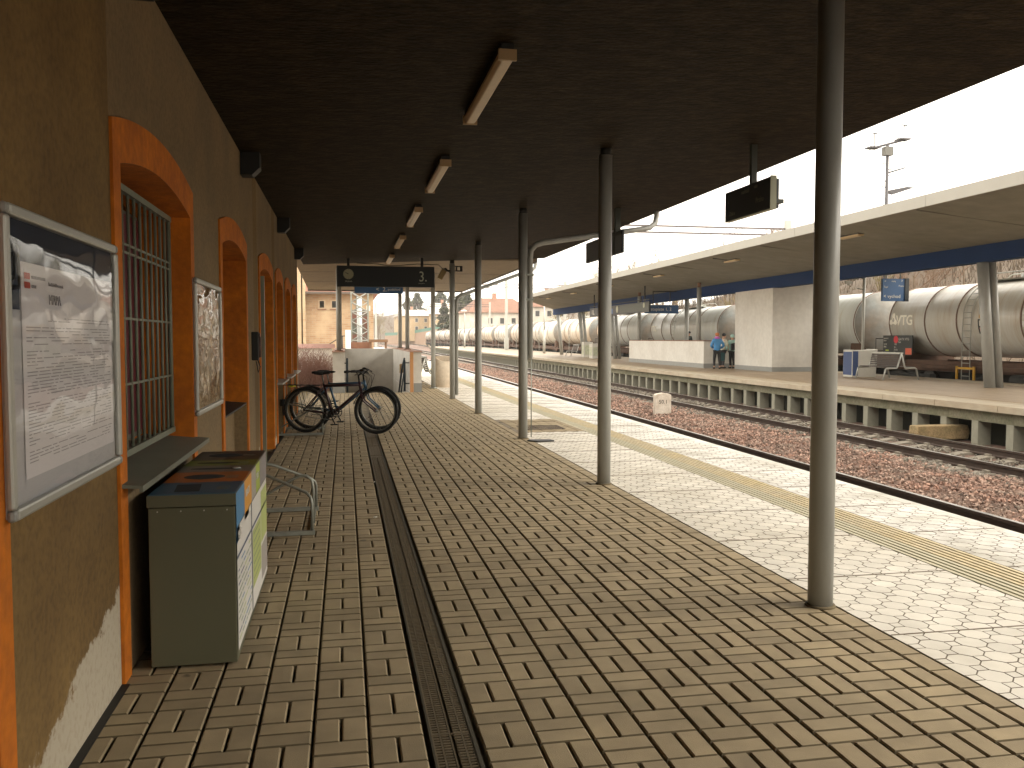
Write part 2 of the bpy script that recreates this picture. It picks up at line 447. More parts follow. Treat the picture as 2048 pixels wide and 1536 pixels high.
inpatch = lambda x, y: 2.72 < x < 3.92 and 13.45 < y < 15.65
octs(tl, 2.695, 3.80, 2.2, 34, 0, inpatch); squares(tl, 2.695, 3.80, 2.2, 34, 0, inpatch)
octs(tl, 4.27, 5.02, 2.2, 34, 1); squares(tl, 4.27, 5.02, 2.2, 34, 1)
o = tl.build('platform_tiles', [tile_w, edge_t, tile_joint]); struct(o)
tj = MB()
tj.box(2.695, 3.80, 2.0, 34, -.03, -.0045); tj.box(4.27, 5.0, 2.0, 34, -.03, -.0045)
struct(tj.build('tile_bedding', tile_joint))
far_t = MB(); far_t.prism([(2.2, 34), (3.81, 34), (3.81, 60), (2.2, 60)], -.03, 0, 'z'); far_t.prism([(2.0, 60), (4.0, 60), (4.5, 150), (2.0, 150)], -.03, 0, 'z')
far_t.prism([(4.27, 34), (5.03 + S * 34, 34), (5.03 + S * 150, 150), (4.5, 150), (4.0, 60), (4.27, 60)], -.03, 0, 'z')
struct(far_t.build('far_platform_tiles', tile_w))
ed = MB(); ed.prism([(5.02 - .02, 2), (5.05 + S * 2, 2), (5.05 + S * 150, 150), (5.0, 150), (5.0, 34)], -.97, .001, 'z')
struct(ed.build('platform_edge', edge_t))
tc_ = MB()
for k in range(9):
    x = 3.805 + k * .052; mm = 0 if k < 4 else 1
    tc_.prism([(x, -.008), (x + .002, .003), (x + .033, .003), (x + .035, -.008)], 2.0, 60, 'y', mm)
tc_.box(3.80, 4.27, 2.0, 60, -.03, -.009, 2)
struct(tc_.build('tactile_strip', [tact_w, tact_y, tile_joint]))
ej = MB(); yy = 2.83
while yy < 40:
    ej.box(2.70, 3.80, yy - .004, yy + .004, -.02, .0035); ej.box(4.27, 5.03, yy - .004, yy + .004, -.02, .0035); yy += 1.033
struct(ej.build('expansion_joint', tile_joint))

# slotted drain channel
dr = thing('drain_channel', 'long dark slotted drain channel running along the brown paving', 'drain', (0.383, 0, 0))
b = MB(); b.box(-.085, -.078, 2, 15.2, -.03, .001); b.box(.07, .085, 2, 15.2, -.03, .001); b.box(-.085, .085, 2, 15.2, -.06, -.055)
b.build('channel_body', mat('drain_iron', (.055, .045, .025), .7, var=.3, scale=20), dr)
b = MB(); yy = 2.2
while yy < 11.0:
    for xx in (-.075, -.04, .008, .043): b.box(xx, xx + .028, yy, yy + .0105, -.02, -.002)
    yy += .021
b.box(-.077, .07, 11.0, 15.2, -.02, -.004)
for xx in (-.076, -.0465, -.008, .037, .0705 - .004): b.box(xx - .002, xx + .0045, 2, 15.2, -.02, -.0015)
for k in range(14): b.box(-.077, .07, 2.2 + k, 2.206 + k, -.01, -.001)
b.build('slotted_cover', mat('drain_cover', (.115, .085, .045), .65, var=.4, scale=25), dr)
gr = thing('drain_grating', 'rectangular dark iron grating set in the brown patch of pavers', 'grating', (3.2, 14.2, 0))
b = MB(); b.box(-.3, .35, -.33, -.3, -.02, .006); b.box(-.3, .35, .27, .3, -.02, .006); b.box(-.33, -.3, -.33, .3, -.02, .006); b.box(.35, .38, -.33, .3, -.02, .006)
b.build('frame', rust, gr); b = MB()
for k in range(16): b.box(-.29 + k * .04, -.275 + k * .04, -.3, .27, -.02, .004)
b.build('bars', rust, gr)
cv = MB(); cv.prism([(-.02, 0), (.1, -.14), (.36, -.1), (.34, .06), (.05, .1)], .001, .018, 'z'); o = cv.build('metal_plate', black, loc=(2.62, 12.3, 0)); tag(o, 'small black metal plate lying at the foot of the column with a rain pipe', 'plate')
for (x, yb, rz) in ((.30, 7.25, .4), (.36, 9.05, 1.2)):
    b = MB(); b.cyl((0, 0, .007), (.03, 0, .007), .0045, seg=8); o = b.build('cigarette_butt', mat('butt', (.7, .66, .58), .8), loc=(x - .08, yb, 0), rotz=rz)
    tag(o, 'white cigarette butt on the slotted drain' if yb > 8 else 'white cigarette butt lying on pavers just left of the drain', 'litter')
# ---------------------------------------------------------------- station building
pm = bpy.data.materials.new('plaster_brown'); pm.use_nodes = True; t = pm.node_tree; bs = t.nodes['Principled BSDF']; bs.inputs['Roughness'].default_value = .9
N = t.nodes.new; L = t.links.new
tc = N('ShaderNodeTexCoord')
n1 = N('ShaderNodeTexNoise'); n1.inputs['Scale'].default_value = 1.6; n1.inputs['Detail'].default_value = 6; L(tc.outputs['Object'], n1.inputs['Vector'])
mxa = N('ShaderNodeMix'); mxa.data_type = 'RGBA'; mxa.inputs['A'].default_value = (.20, .122, .038, 1); mxa.inputs['B'].default_value = (.135, .080, .025, 1)
mr = N('ShaderNodeMapRange'); mr.inputs['From Min'].default_value = .35; mr.inputs['From Max'].default_value = .65; L(n1.outputs['Fac'], mr.inputs['Value']); L(mr.outputs[0], mxa.inputs['Factor'])
n2 = N('ShaderNodeTexNoise'); n2.inputs['Scale'].default_value = 38; n2.inputs['Detail'].default_value = 5; L(tc.outputs['Object'], n2.inputs['Vector'])
mr2 = N('ShaderNodeMapRange'); mr2.inputs['From Min'].default_value = .25; mr2.inputs['From Max'].default_value = .6; mr2.inputs['To Min'].default_value = .74; mr2.inputs['To Max'].default_value = 1.08; L(n2.outputs['Fac'], mr2.inputs['Value'])
hv = N('ShaderNodeHueSaturation'); L(mxa.outputs['Result'], hv.inputs['Color']); L(mr2.outputs[0], hv.inputs['Value'])
# pale lime efflorescence creeping up from the foot of the wall in three places
sp = N('ShaderNodeSeparateXYZ'); L(tc.outputs['Object'], sp.inputs[0])
n3 = N('ShaderNodeTexNoise'); n3.inputs['Scale'].default_value = 7; n3.inputs['Detail'].default_value = 9; n3.inputs['Roughness'].default_value = .68; L(tc.outputs['Object'], n3.inputs['Vector'])
def math_(op, a, b_=None):
    m_ = N('ShaderNodeMath'); m_.operation = op
    for i, q in enumerate((a, b_)):
        if q is None: continue
        if isinstance(q, (int, float)): m_.inputs[i].default_value = q
        else: L(q, m_.inputs[i])
    return m_.outputs[0]
def peak(y0, y1, h0, h1):      # height rises from h0 at y0 to h1 at y1, nothing outside
    r = N('ShaderNodeMapRange'); r.inputs['From Min'].default_value = y0; r.inputs['From Max'].default_value = y1; r.inputs['To Min'].default_value = h0; r.inputs['To Max'].default_value = h1
    r.clamp = True; L(sp.outputs['Y'], r.inputs['Value'])
    inside = math_('MULTIPLY', math_('GREATER_THAN', sp.outputs['Y'], y0), math_('LESS_THAN', sp.outputs['Y'], y1))
    return math_('MULTIPLY', r.outputs[0], inside)
hsum = math_('ADD', math_('ADD', peak(2.55, 3.93, .10, .44), peak(9.75, 10.15, .05, .30)), peak(12.2, 12.66, .03, .17))
dif = math_('SUBTRACT', math_('ADD', hsum, math_('MULTIPLY', math_('SUBTRACT', n3.outputs['Fac'], .5), .34)), sp.outputs['Z'])
dif = math_('MULTIPLY', dif, math_('GREATER_THAN', hsum, .01))
mr4 = N('ShaderNodeMapRange'); mr4.inputs['From Min'].default_value = -.004; mr4.inputs['From Max'].default_value = .02; L(dif, mr4.inputs['Value'])
mxb = N('ShaderNodeMix'); mxb.data_type = 'RGBA'; mxb.inputs['B'].default_value = (.42, .37, .28, 1); L(hv.outputs[0], mxb.inputs['A'])
fac = math_('MULTIPLY', mr4.outputs[0], mr2.outputs[0]); L(fac, mxb.inputs['Factor']); L(mxb.outputs['Result'], bs.inputs['Base Color'])
bp = N('ShaderNodeBump'); bp.inputs['Strength'].default_value = .5; bp.inputs['Distance'].default_value = .006; L(n2.outputs['Fac'], bp.inputs['Height']); L(bp.outputs[0], bs.inputs['Normal'])

WX = -.965; YB0, YB1, ZT = -40.0, 18.6, 3.36
OPS = [  # outer y0, y1 of the orange surround, kind
    (.74, 2.69, 'win'), (3.93, 5.90, 'grille'), (7.12, 9.02, 'deep'), (10.25, 12.2, 'door'), (12.66, 14.15, 'small'), (14.66, 16.12, 'small'), (16.55, 17.9, 'small')]
BW = .12
def arch(y0, y1, zs, rise, n=14):
    ym, hw = (y0 + y1) / 2, (y1 - y0) / 2; Rr = (hw * hw + rise * rise) / (2 * rise); zc = zs + rise - Rr
    out = []
    for i in range(n + 1):
        a = -1 + 2 * i / n; yy = ym + a * hw; out.append((yy, zc + math.sqrt(max(0, Rr * Rr - (yy - ym) ** 2))))
    return out
bld = thing('station_building', 'long brown plastered station building with orange arched window surrounds', 'building', (0, 0, 0))
w_ = MB()
ycur = YB0
for (a, c, k) in OPS:
    ia, ic = a + BW, c - BW
    w_.box(WX - .5, WX, ycur, ia, -.05, ZT)
    A = arch(ia, ic, 2.26, .09)
    w_.prism([(p[0], p[1]) for p in A] + [(ic, ZT), (ia, ZT)], WX - .5, WX - .0, 'x')
    if k != 'door': w_.box(WX - .5, WX - (.0 if k == 'grille' else .12), ia, ic, -.05, .86)
    ycur = ic
w_.box(WX - .5, WX, ycur, YB1, -.05, ZT)
w_.box(WX - 5, WX - .5, YB1 - .3, YB1, -.05, 6.5); w_.box(WX - .5, WX - .003, YB0, YB1, ZT, 6.5)
w_.build('wall', pm, bld)
gp = MB(); gp.box(WX, WX + .035, 2.69, 3.93, -.06, .003); gp.box(WX, WX + .03, 5.93, 18.6, -.06, .003)
gp.build('tar_joint', black, bld)
for (a, c, k) in OPS:
    ia, ic = a + BW, c - BW
    s_ = MB(); pr_ = .015; xo = WX + pr_
    A = arch(ia, ic, 2.26, .09); B_ = arch(a, c, 2.43, .11)
    # front face of band, arched, plus reveal
    s_.box(WX + .001, xo, a, ia, .0, 2.26); s_.box(WX + .001, xo, ic, c, .0, 2.26)
    top = A + [(c, 2.43)] + B_[::-1][1:-1] + [(a, 2.43)]
    n = len(A)
    for i in range(n - 1):
        f0, f1 = A[i], A[i + 1]; g0, g1 = B_[i], B_[i + 1]
        s_.add([(xo, f0[0], f0[1]), (xo, f1[0], f1[1]), (xo, g1[0], g1[1]), (xo, g0[0], g0[1]), (WX + .001, g0[0], g0[1]), (WX + .001, g1[0], g1[1])], [(0, 1, 2, 3), (3, 2, 5, 4)])
    s_.add([(xo, ia, 2.26), (xo, a, 2.26), (xo, a, 2.43), (xo, ia, 2.26)], [(0, 1, 2)])
    s_.add([(xo, ic, 2.26), (xo, c, 2.26), (xo, c, 2.43)], [(0, 1, 2)])
    s_.box(WX + .001, xo - .001, a, a + .004, 2.26, 2.43); s_.box(WX + .001, xo - .001, c - .004, c, 2.26, 2.43)
    zb = 0 if k == 'door' else .87
    dp = WX - .42
    s_.quad((xo, ia + .002, zb), (dp, ia + .002, zb), (dp, ia + .002, 2.26), (xo, ia + .002, 2.26))
    s_.quad((dp, ic - .002, zb), (xo, ic - .002, zb), (xo, ic - .002, 2.26), (dp, ic - .002, 2.26))
    for i in range(n - 1):
        f0, f1 = A[i], A[i + 1]
        s_.quad((xo, f0[0], f0[1] - .002), (dp, f0[0], f0[1] - .002), (dp, f1[0], f1[1] - .002), (xo, f1[0], f1[1] - .002))
    s_.build('window_surround' if k != 'door' else 'door_surround', orange, bld)
frame_g = mat('window_frame_grey', (.24, .25, .20), .55)
glassd = mat('window_glass_dark', (.012, .014, .014), .06, spec=.8)
gril = mat('grille_green_grey', (.19, .21, .155), .5, var=.2, scale=12)
maroon = mat('window_red_frame', (.13, .02, .035), .5)
sill_m = mat('sill_metal', (.16, .165, .125), .55, var=.15, scale=6)
for (a, c, k) in OPS:
    ia, ic = a + BW, c - BW
    if k == 'door':
        d = MB(); x = WX - .14
        d.box(x - .05, x, ia, ia + .07, 0, 2.2); d.box(x - .05, x, ic - .07, ic, 0, 2.2); d.box(x - .05, x, ia, ic, 2.14, 2.28)
        for yy in (ia + .62, ia + 1.13): d.box(x - .05, x - .001, yy - .04, yy + .04, 0, 2.14)
        for z in (0, .85, 1.0): d.box(x - .052, x - .002, ia + .07, ic - .07, z, z + .1)
        dd = d.build('door', mat('door_green', (.055, .085, .06), .45), bld)
        p = MB(); p.box(x - .03, x - .025, ia + .07, ic - .07, .05, 2.14); p.build('pane', glassd, dd)
        p = MB(); p.cyl((x, ia + .56, 1.02), (x + .06, ia + .56, 1.02), .01); p.cyl((x + .055, ia + .56, 1.02), (x + .055, ia + .45, 1.02), .011); p.build('handle', alu, dd)
        l = MB(); l.box(WX - .10, WX + .055, ia + .005, ia + .055, 0, 2.22); l.box(WX - .05, WX + .056, ia + .004, ia + .056, 1.0, 1.06); l.build('door_leaf', mat('door_leaf_green', (.16, .19, .145), .35), bld)
        continue
    x = WX - .30
    f = MB()
    for z in (.93, 1.85, 2.22): f.box(x - .05, x, ia, ic, z - .03, z + .03)
    for yy in (ia + .03, (ia + ic) / 2, ic - .03): f.box(x - .05, x + .002, yy - .035, yy + .035, .9, 2.25)
    fo = f.build('window', frame_g if k != 'grille' else mat('frame_shaded_white', (.16, .16, .13), .6), bld)
    p = MB(); p.box(x - .03, x - .026, ia, ic, .9, 2.34); p.build('pane', glassd, fo)
    if k == 'grille':
        q = MB(); q.box(x - .02, x - .002, ia + .05, ic - .06, .95, 1.06, 0); q.box(x + .002, x + .02, ia + .9, ic - .04, .94, 2.22, 0)
        q.build('curtain', maroon, fo)
        gl = MB(); gx = WX - .11
        for yy, zz in (('v', 0),):
            n = 13
            for i in range(n + 1):
                y = ia + .02 + (ic - ia - .06) * i / n
                gl.cyl((gx, y, .93), (gx, y, 2.24), .0085 if 0 < i < n else .014, seg=6)
            for z in (1.27, 1.60, 1.93, 1.97): gl.box(gx - .004, gx + .004, ia + .02, ic - .03, z - .006, z + .006)
            for z in (.93, 2.24): gl.box(gx - .015, gx + .015, ia + .01, ic - .02, z - .016, z + .016)
        gl.build('window_grille', gril, bld)
        si = MB(); si.prism([(WX - .28, .90), (WX + .10, .862), (WX + .10, .835), (WX + .085, .835), (WX + .085, .85), (WX - .28, .87)], a + .02, c - .08, 'y')
        si.build('sill', sill_m, bld)
    elif k == 'deep':
        si = MB(); si.prism([(WX - .40, .90), (WX + .0, .865), (WX, .85), (WX - .4, .86)], ia, ic, 'y'); si.build('sill', black, bld)
        q = MB(); q.box(x + .005, x + .012, ia, ic, .9, 2.34); q.build('blind', mat('dark_red_blind', (.05, .008, .004), .7), fo)
    elif a > 1:
        si = MB(); si.prism([(WX - .28, .885), (WX + .09, .862), (WX + .09, .84), (WX - .28, .85)], a + .02, c - .02, 'y'); si.build('sill', alu, bld)
# rough roof mass above, out of sight from the platform
b = MB(); b.prism([(-.8, 6.4), (-6, 9.5), (-11, 6.4)], YB0, YB1, 'y'); b.build('roof', mat('roof_tile', (.16, .06, .04), .85), bld)

# ---------------------------------------------------------------- near canopy
def cz(x): return 3.31 + .042 * x
can = thing('platform_canopy', 'dark brown flat canopy on grey round steel columns over the platform', 'canopy', (0, 0, 0))
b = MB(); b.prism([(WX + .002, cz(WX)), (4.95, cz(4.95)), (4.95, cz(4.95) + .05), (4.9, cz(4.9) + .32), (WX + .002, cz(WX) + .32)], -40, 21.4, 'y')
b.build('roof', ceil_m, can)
b = MB(); b.prism([(4.951, cz(4.95) + .01), (4.975, cz(4.95) + .01), (4.975, cz(4.95) + .33), (4.951, cz(4.95) + .33)], -40, 21.42, 'y'); b.build('fascia', mat('fascia_grey', (.12, .11, .10), .6), can)
COLY = [.05, 4.33, 8.48, 12.62, 17.05, 21.3]
for i, y in enumerate(COLY):
    zt = cz(2.61) - .07
    b = MB(); b.cyl((2.61, y + .05, -.02), (2.61, y + .05, zt), .0685, seg=32)
    o = b.build('column', pole_m, can)
    b = MB(); b.cyl((2.61, y + .05, zt - .0), (2.61, y + .05, zt + .09), .055, seg=20)
    b.build('column_head', black, o)
    b = MB(); b.ring((2.61, y + .05, .003), .072, .012, 'z', 28, 6); b.build('base_gap', joint, o)
for y in (-.1, 4.25, 8.75, 13.3, 17.7):
    b = MB(); b.prism([(WX + .002, 3.06), (WX + .11, 3.06), (WX + .18, 3.13), (WX + .18, cz(WX) + .02), (WX + .002, cz(WX) + .02)], y - .09, y + .09, 'y')
    b.build('corbel', black, can)
# rain pipes (one drops down the fourth column, the other reaches the last one)
def rain_pipe(yc, ye, z1, z2, lab):
    th = thing('rain_pipe', lab, 'pipe', (0, 0, 0), 0, 'grey rain pipes slung under the canopy edge')
    x1 = 4.87; zc_ = cz(4.9)
    pts = [(x1, ye, zc_ + .05), (x1, ye, zc_ - .08), (x1 - .03, ye - .02, zc_ - .19), (x1 - .13, ye - .05, zc_ - .27), (x1 - .27, ye - .08, zc_ - .30)]
    pts += [(2.92, yc + .02, z1 + .0), (2.80, yc, z1 - .04), (2.73, yc, z1 - .12), (2.715, yc, z1 - .24), (2.715, yc, z2)]
    b = MB(); b.tube(pts, .042, 14); b.build('pipe', pole_m, th)
    b = MB()
    for z in (z1 - .5, (z1 + z2) / 2): b.box(2.62, 2.765, yc - .05, yc + .05, z, z + .03)
    build_split(b, 'clamp', galv, th); return th
rain_pipe(12.66, 13.15, 2.93, 1.2, 'grey rain pipe bending from canopy edge to the column with a black plate')
rain_pipe(21.35, 22.0, 2.60, .1, 'farther grey rain pipe sloping from canopy edge to the last column before the stairs')
b = MB(); b.tube([(2.735, 12.66, 1.2), (2.735, 12.66, .02)], .008, 6); o = b.build('rod', galv); tag(o, 'thin vertical metal rod beside the column with a rain pipe', 'rod')
# fluorescent ceiling lamps
lampX = 1.02
for i, (y0, y1) in enumerate(((5.44, 7.2), (8.85, 10.75), (12.1, 14.2), (15.45, 17.6), (19.0, 20.6))):
    y1 = y0 + 1.66
    pos = ('nearest', 'second', 'third', 'fourth', 'farthest')[i]
    th = thing('ceiling_lamp', '%s fluorescent batten lamp hanging lengthwise under the dark canopy' % pos if i != 4 else 'farthest fluorescent batten lamp, just above the clock sign', 'lamp', (lampX, (y0 + y1) / 2, 0), 0, 'fluorescent lamps in a row under the dark canopy')
    hl = .83; zt = cz(lampX)
    b = MB(); b.box(-.04, .04, -hl, hl, zt - .046, zt + .003); b.build('housing', black, th)
    b = MB(); b.prism([(-.05, zt - .046), (-.055, zt - .075), (-.03, zt - .105), (.03, zt - .105), (.055, zt - .075), (.05, zt - .046)], -hl + .01, hl - .01, 'y'); b.build('diffuser', glow_off, th, bevel=.008)
    b = MB()
    for e in (-1, 1): b.box(-.058, .058, e * hl - .012, e * hl + .012, zt - .108, zt - .04)
    build_split(b, 'end_cap', mat('lamp_cap', (.36, .24, .12), .5), th)

# ---------------------------------------------------------------- poster cases
def glass_mat(name, bs_, str_, f0=.75):
    m = bpy.data.materials.new(name); m.use_nodes = True; t = m.node_tree; t.nodes.remove(t.nodes['Principled BSDF'])
    out = t.nodes['Material Output']; tr = t.nodes.new('ShaderNodeBsdfTransparent'); gl = t.nodes.new('ShaderNodeBsdfGlossy')
    gl.inputs['Roughness'].default_value = .03; fr = t.nodes.new('ShaderNodeFresnel'); fr.inputs['IOR'].default_value = 1.5
    mx = t.nodes.new('ShaderNodeMixShader'); ml_ = t.nodes.new('ShaderNodeMath'); ml_.operation = 'MULTIPLY'; ml_.inputs[1].default_value = f0; t.links.new(fr.outputs[0], ml_.inputs[0]); t.links.new(ml_.outputs[0], mx.inputs[0]); t.links.new(tr.outputs[0], mx.inputs[1]); t.links.new(gl.outputs[0], mx.inputs[2]); t.links.new(mx.outputs[0], out.inputs[0])
    tc = t.nodes.new('ShaderNodeTexCoord'); n = t.nodes.new('ShaderNodeTexNoise'); n.inputs['Scale'].default_value = bs_; n.inputs['Detail'].default_value = 1.5
    mp = t.nodes.new('ShaderNodeMapping'); mp.inputs['Scale'].default_value = (1, 1, 2.2)
    t.links.new(tc.outputs['Object'], mp.inputs[0]); t.links.new(mp.outputs[0], n.inputs['Vector']); b = t.nodes.new('ShaderNodeBump'); b.inputs['Strength'].default_value = 1; b.inputs['Distance'].default_value = str_
    t.links.new(n.outputs['Fac'], b.inputs['Height']); t.links.new(b.outputs[0], gl.inputs['Normal'])
    return m
def case(y0, y1, z0, z1, lab, gm):
    th = thing('poster_case', lab, 'poster case', (WX, y0, z0), 0)
    W_, H_ = y1 - y0, z1 - z0; b = MB(); fw = .035; x0, x1 = .018, .042
    b.box(x0, x1, fw, W_ - fw, 0, fw); b.box(x0, x1, fw, W_ - fw, H_ - fw, H_); b.box(x0, x1, 0, fw, fw, H_ - fw); b.box(x0, x1, W_ - fw, W_, fw, H_ - fw)
    b.build('frame', alu, th, bevel=.008)
    b = MB()
    for (yy, zz) in ((0, 0), (W_ - fw, 0), (0, H_ - fw), (W_ - fw, H_ - fw)): b.box(x0 - .001, x1 + .001, yy, yy + fw, zz, zz + fw)
    build_split(b, 'corner', mat('corner_plastic', (.26, .26, .24), .5), th, bevel=.012)
    b = MB(); b.box(0, x0, .01, W_ - .01, .01, H_ - .01); b.build('back_panel', mat('case_back', (.50, .50, .52), .7), th)
    b = MB(); b.quad((x0 + .013, fw, fw), (x0 + .013, W_ - fw, fw), (x0 + .013, W_ - fw, H_ - fw), (x0 + .013, fw, H_ - fw)); b.build('glass_cover', gm, th)
    return th, W_, H_, x0
g1 = glass_mat('wavy_cover', 1.9, .008); g2 = glass_mat('wavy_cover_b', 3.0, .018)
th, W_, H_, x0 = case(2.65, 3.87, .975, 1.885, 'large aluminium framed timetable case with dark blue header nearest on the wall', g1)
paper = mat('poster_paper', (.74, .72, .74), .7); ink = mat('poster_ink', (.34, .33, .35), .7); hdr = mat('poster_header', (.012, .022, .048), .6); redp = mat('poster_red', (.45, .05, .03), .7)
b = MB()
b.quad((x0 + .001, .035, H_ - .17), (x0 + .001, W_ - .035, H_ - .17), (x0 + .001, W_ - .035, H_ - .035), (x0 + .001, .035, H_ - .035), 2)
b.quad((x0 + .002, .035, H_ - .30), (x0 + .002, .15, H_ - .30), (x0 + .002, .15, H_ - .17), (x0 + .002, .035, H_ - .17), 2)
b.quad((x0 + .003, .16, .10), (x0 + .003, W_ - .06, .10), (x0 + .003, W_ - .06, H_ - .155), (x0 + .003, .16, H_ - .155), 0)
rt, up = (0, 1, 0), (0, 0, 1); xq = x0 + .0045
# railway emblem: a rounded outline made of the letters C and D with a caron
em = [(.055, H_ - .11), (.055, H_ - .20), (.075, H_ - .225), (.14, H_ - .225)]
def strip(pts, wd, m):
    for (p, q) in zip(pts, pts[1:]):
        d = Vector((q[0] - p[0], q[1] - p[1])).normalized() * wd; n_ = Vector((-d.y, d.x)) * .5
        b.add([(xq, p[0] - n_.x, p[1] - n_.y), (xq, q[0] - n_.x, q[1] - n_.y), (xq, q[0] + n_.x, q[1] + n_.y), (xq, p[0] + n_.x, p[1] + n_.y)], [(0, 1, 2, 3), (3, 2, 1, 0)], m)
strip([(.10, H_ - .092), (.068, H_ - .092), (.058, H_ - .105), (.058, H_ - .125)], .009, 3)
strip([(.058, H_ - .13), (.052, H_ - .15), (.052, H_ - .21), (.065, H_ - .235), (.10, H_ - .235)], .012, 3)
strip([(.10, H_ - .13), (.08, H_ - .13), (.075, H_ - .15), (.075, H_ - .20), (.085, H_ - .208), (.105, H_ - .208)], .011, 3)
strip([(.108, H_ - .11), (.108, H_ - .208)], .011, 3)
strip([(.108, H_ - .10), (.135, H_ - .10), (.148, H_ - .125), (.148, H_ - .215), (.135, H_ - .235), (.10, H_ - .235)], .012, 3)
b.text('MAPA', .046, (xq, .40, H_ - .275), rt, up, 1)
for k, w2 in enumerate((.13, .11)):
    b.quad((xq, .185, H_ - .205 - k * .028), (xq, .235, H_ - .205 - k * .028), (xq, .235, H_ - .186 - k * .028), (xq, .185, H_ - .186 - k * .028), 4)
    b.text('SPRAVA DOPRAVNI' if k == 0 else 'CESTY', .014, (xq, .245, H_ - .202 - k * .028), rt, up, 1)
b.text('Prehled vlaku a stanic', .017, (xq, .40, H_ - .215), rt, up, 1)
rr = random.Random(5)
z = H_ - .32
while z > .14:
    y = .19
    while y < W_ - .12:
        ln = rr.uniform(.02, .14)
        if rr.random() < .72: b.quad((xq, y, z), (xq, min(y + ln, W_ - .09), z), (xq, min(y + ln, W_ - .09), z + .0032), (xq, y, z + .0032), 1)
        y += ln + .015
    z -= .0105 if rr.random() < .9 else .022
b.build('timetable_sheet', [paper, ink, hdr, mat('emblem_grey', (.36, .38, .40), .6), redp], th)
th, W_, H_, x0 = case(5.80, 6.96, 1.0, 1.89, 'smaller aluminium framed case with a brown picture sheet between two arched openings', g2)
b = MB(); b.quad((x0 + .001, .035, .035), (x0 + .001, W_ - .035, .035), (x0 + .001, W_ - .035, H_ - .035), (x0 + .001, .035, H_ - .035), 0)
b.build('picture_sheet', mat('picture_brown', (.26, .13, .025), .6, scale=2.6, c2=(.36, .26, .14), detail=3, thr=(.42, .62)), th)
# wall phone
th = thing('intercom', 'narrow black intercom on the brown wall before the green door', 'intercom', (WX, 9.5, 1.4))
b = MB(); b.box(0, .07, -.06, .06, -.13, .17); b.build('body', black, th, bevel=.01)
b = MB(); b.cyl((.075, 0, -.1), (.075, 0, .12), .018, seg=10); b.cyl((.07, 0, .13), (.085, 0, .13), .03, seg=12); b.build('handset', mat('handset', (.10, .06, .05), .4), th)
b = MB(); b.tube([(.06, 0, -.13), (.08, .01, -.2), (.06, 0, -.26), (.04, 0, -.14)], .006, 6); b.build('cord', black, th)

# ---------------------------------------------------------------- recycling bins
rb = thing('recycling_bin', 'grey steel recycling bin block with blue, orange, grey, green and brown lid sections', 'recycling bin', (-.875, 4.08, 0), 0)
bw, bl, bh = .375, 1.52, .80
bin_g = mat('bin_grey', (.088, .086, .048), .5, var=.06, scale=3, bump=.03, bscale=200)
b = MB(); b.box(0, bw, 0, bl, .012, bh - .062); b.build('body', bin_g, rb, bevel=.004)
b = MB()
for k in range(4): b.cyl((.04 + k * .1, .001, bh - .078), (.04 + k * .1, -.003, bh - .078), .0035, seg=8)
build_split(b, 'rivet', alu, rb)
cuts = [0, .33, .66, .89, 1.11, bl]
cols = [('lid_blue', (.025, .075, .12)), ('lid_orange', (.36, .10, .012)), ('lid_grey', (.13, .115, .095)), ('lid_green', (.13, .15, .012)), ('lid_brown', (.045, .027, .018))]
lid = MB(); lid.prism([(-.004, bh - .058), (-.004, bh - .005), (bw + .004, bh - .005), (bw + .004, bh - .058)], -.004, bl + .004, 'y'); lid = lid.build('lid', bin_g, rb)
for i, (n_, c_) in enumerate(cols):
    y0, y1 = cuts[i], cuts[i + 1]; b = MB()
    b.box(0, bw, y0 + .001, y1 - .001, bh - .005, bh - .001)
    b.build('lid_panel', mat(n_, c_, .45), lid)
    b = MB(); ym = (y0 + y1) / 2
    if i == 0:
        b.prism([(.10, ym - .1), (.21, ym - .1), (.19, ym + .1), (.08, ym + .1)], bh - .0012, bh, 'z')
    else:
        ry = {1: .075, 2: .028, 3: .028, 4: .075}[i]; rx = {1: .1, 2: .115, 3: .115, 4: .1}[i]
        n = 28; b.prism([(bw * .45 + rx * math.cos(2 * math.pi * q / n), ym + ry * math.sin(2 * math.pi * q / n)) for q in range(n)], bh - .0012, bh, 'z')
    b.build('opening', mat('bin_hole', (.003, .003, .003), .9), lid)
    b = MB(); sq = .0
    for q in range(3): b.box(bw - .10, bw - .04, ym - .05 + q * .035, ym - .04 + q * .035, bh - .0012, bh - .0002)
    b.build('lid_print', mat('lid_text', (.10, .10, .07), .6), lid)
b = MB(); b.cyl((bw * .78, .76, bh), (bw * .78, .76, bh + .006), .02, seg=14); b.build('lock', alu, lid)
xf = bw + .0045
st = MB()
def fq(y0, y1, z0, z1, m, sk=0, d=0): st.add([(xf + d, y0, z0), (xf + d, y1, z0 + sk), (xf + d, y1, z1 + sk), (xf + d, y0, z1)], [(0, 1, 2, 3)], m)
fcol = [('st_blue', (.055, .19, .36)), ('st_orange', (.60, .28, .035)), ('st_grey', (.33, .30, .27)), ('st_green', (.34, .42, .06)), ('st_grey2', (.22, .20, .20)), ('st_white', (.62, .60, .56)), ('st_navy', (.05, .07, .13)), ('st_lgreen', (.42, .47, .17)), ('st_txt', (.20, .25, .16))]
for i in range(5): fq(cuts[i] + .004, cuts[i + 1], bh - .165, bh - .006, i)
fq(.004, .12, bh - .24, bh - .165, 0); fq(.33, .52, bh - .2, bh - .165, 1)
fq(.012, .62, .06, bh - .17, 5); fq(.66, 1.5, .05, bh - .17, 5)
fq(.012, 1.5, bh - .315, bh - .30, 6, 0, .0008); fq(.635, .655, .05, bh - .17, 6, 0, .0008)
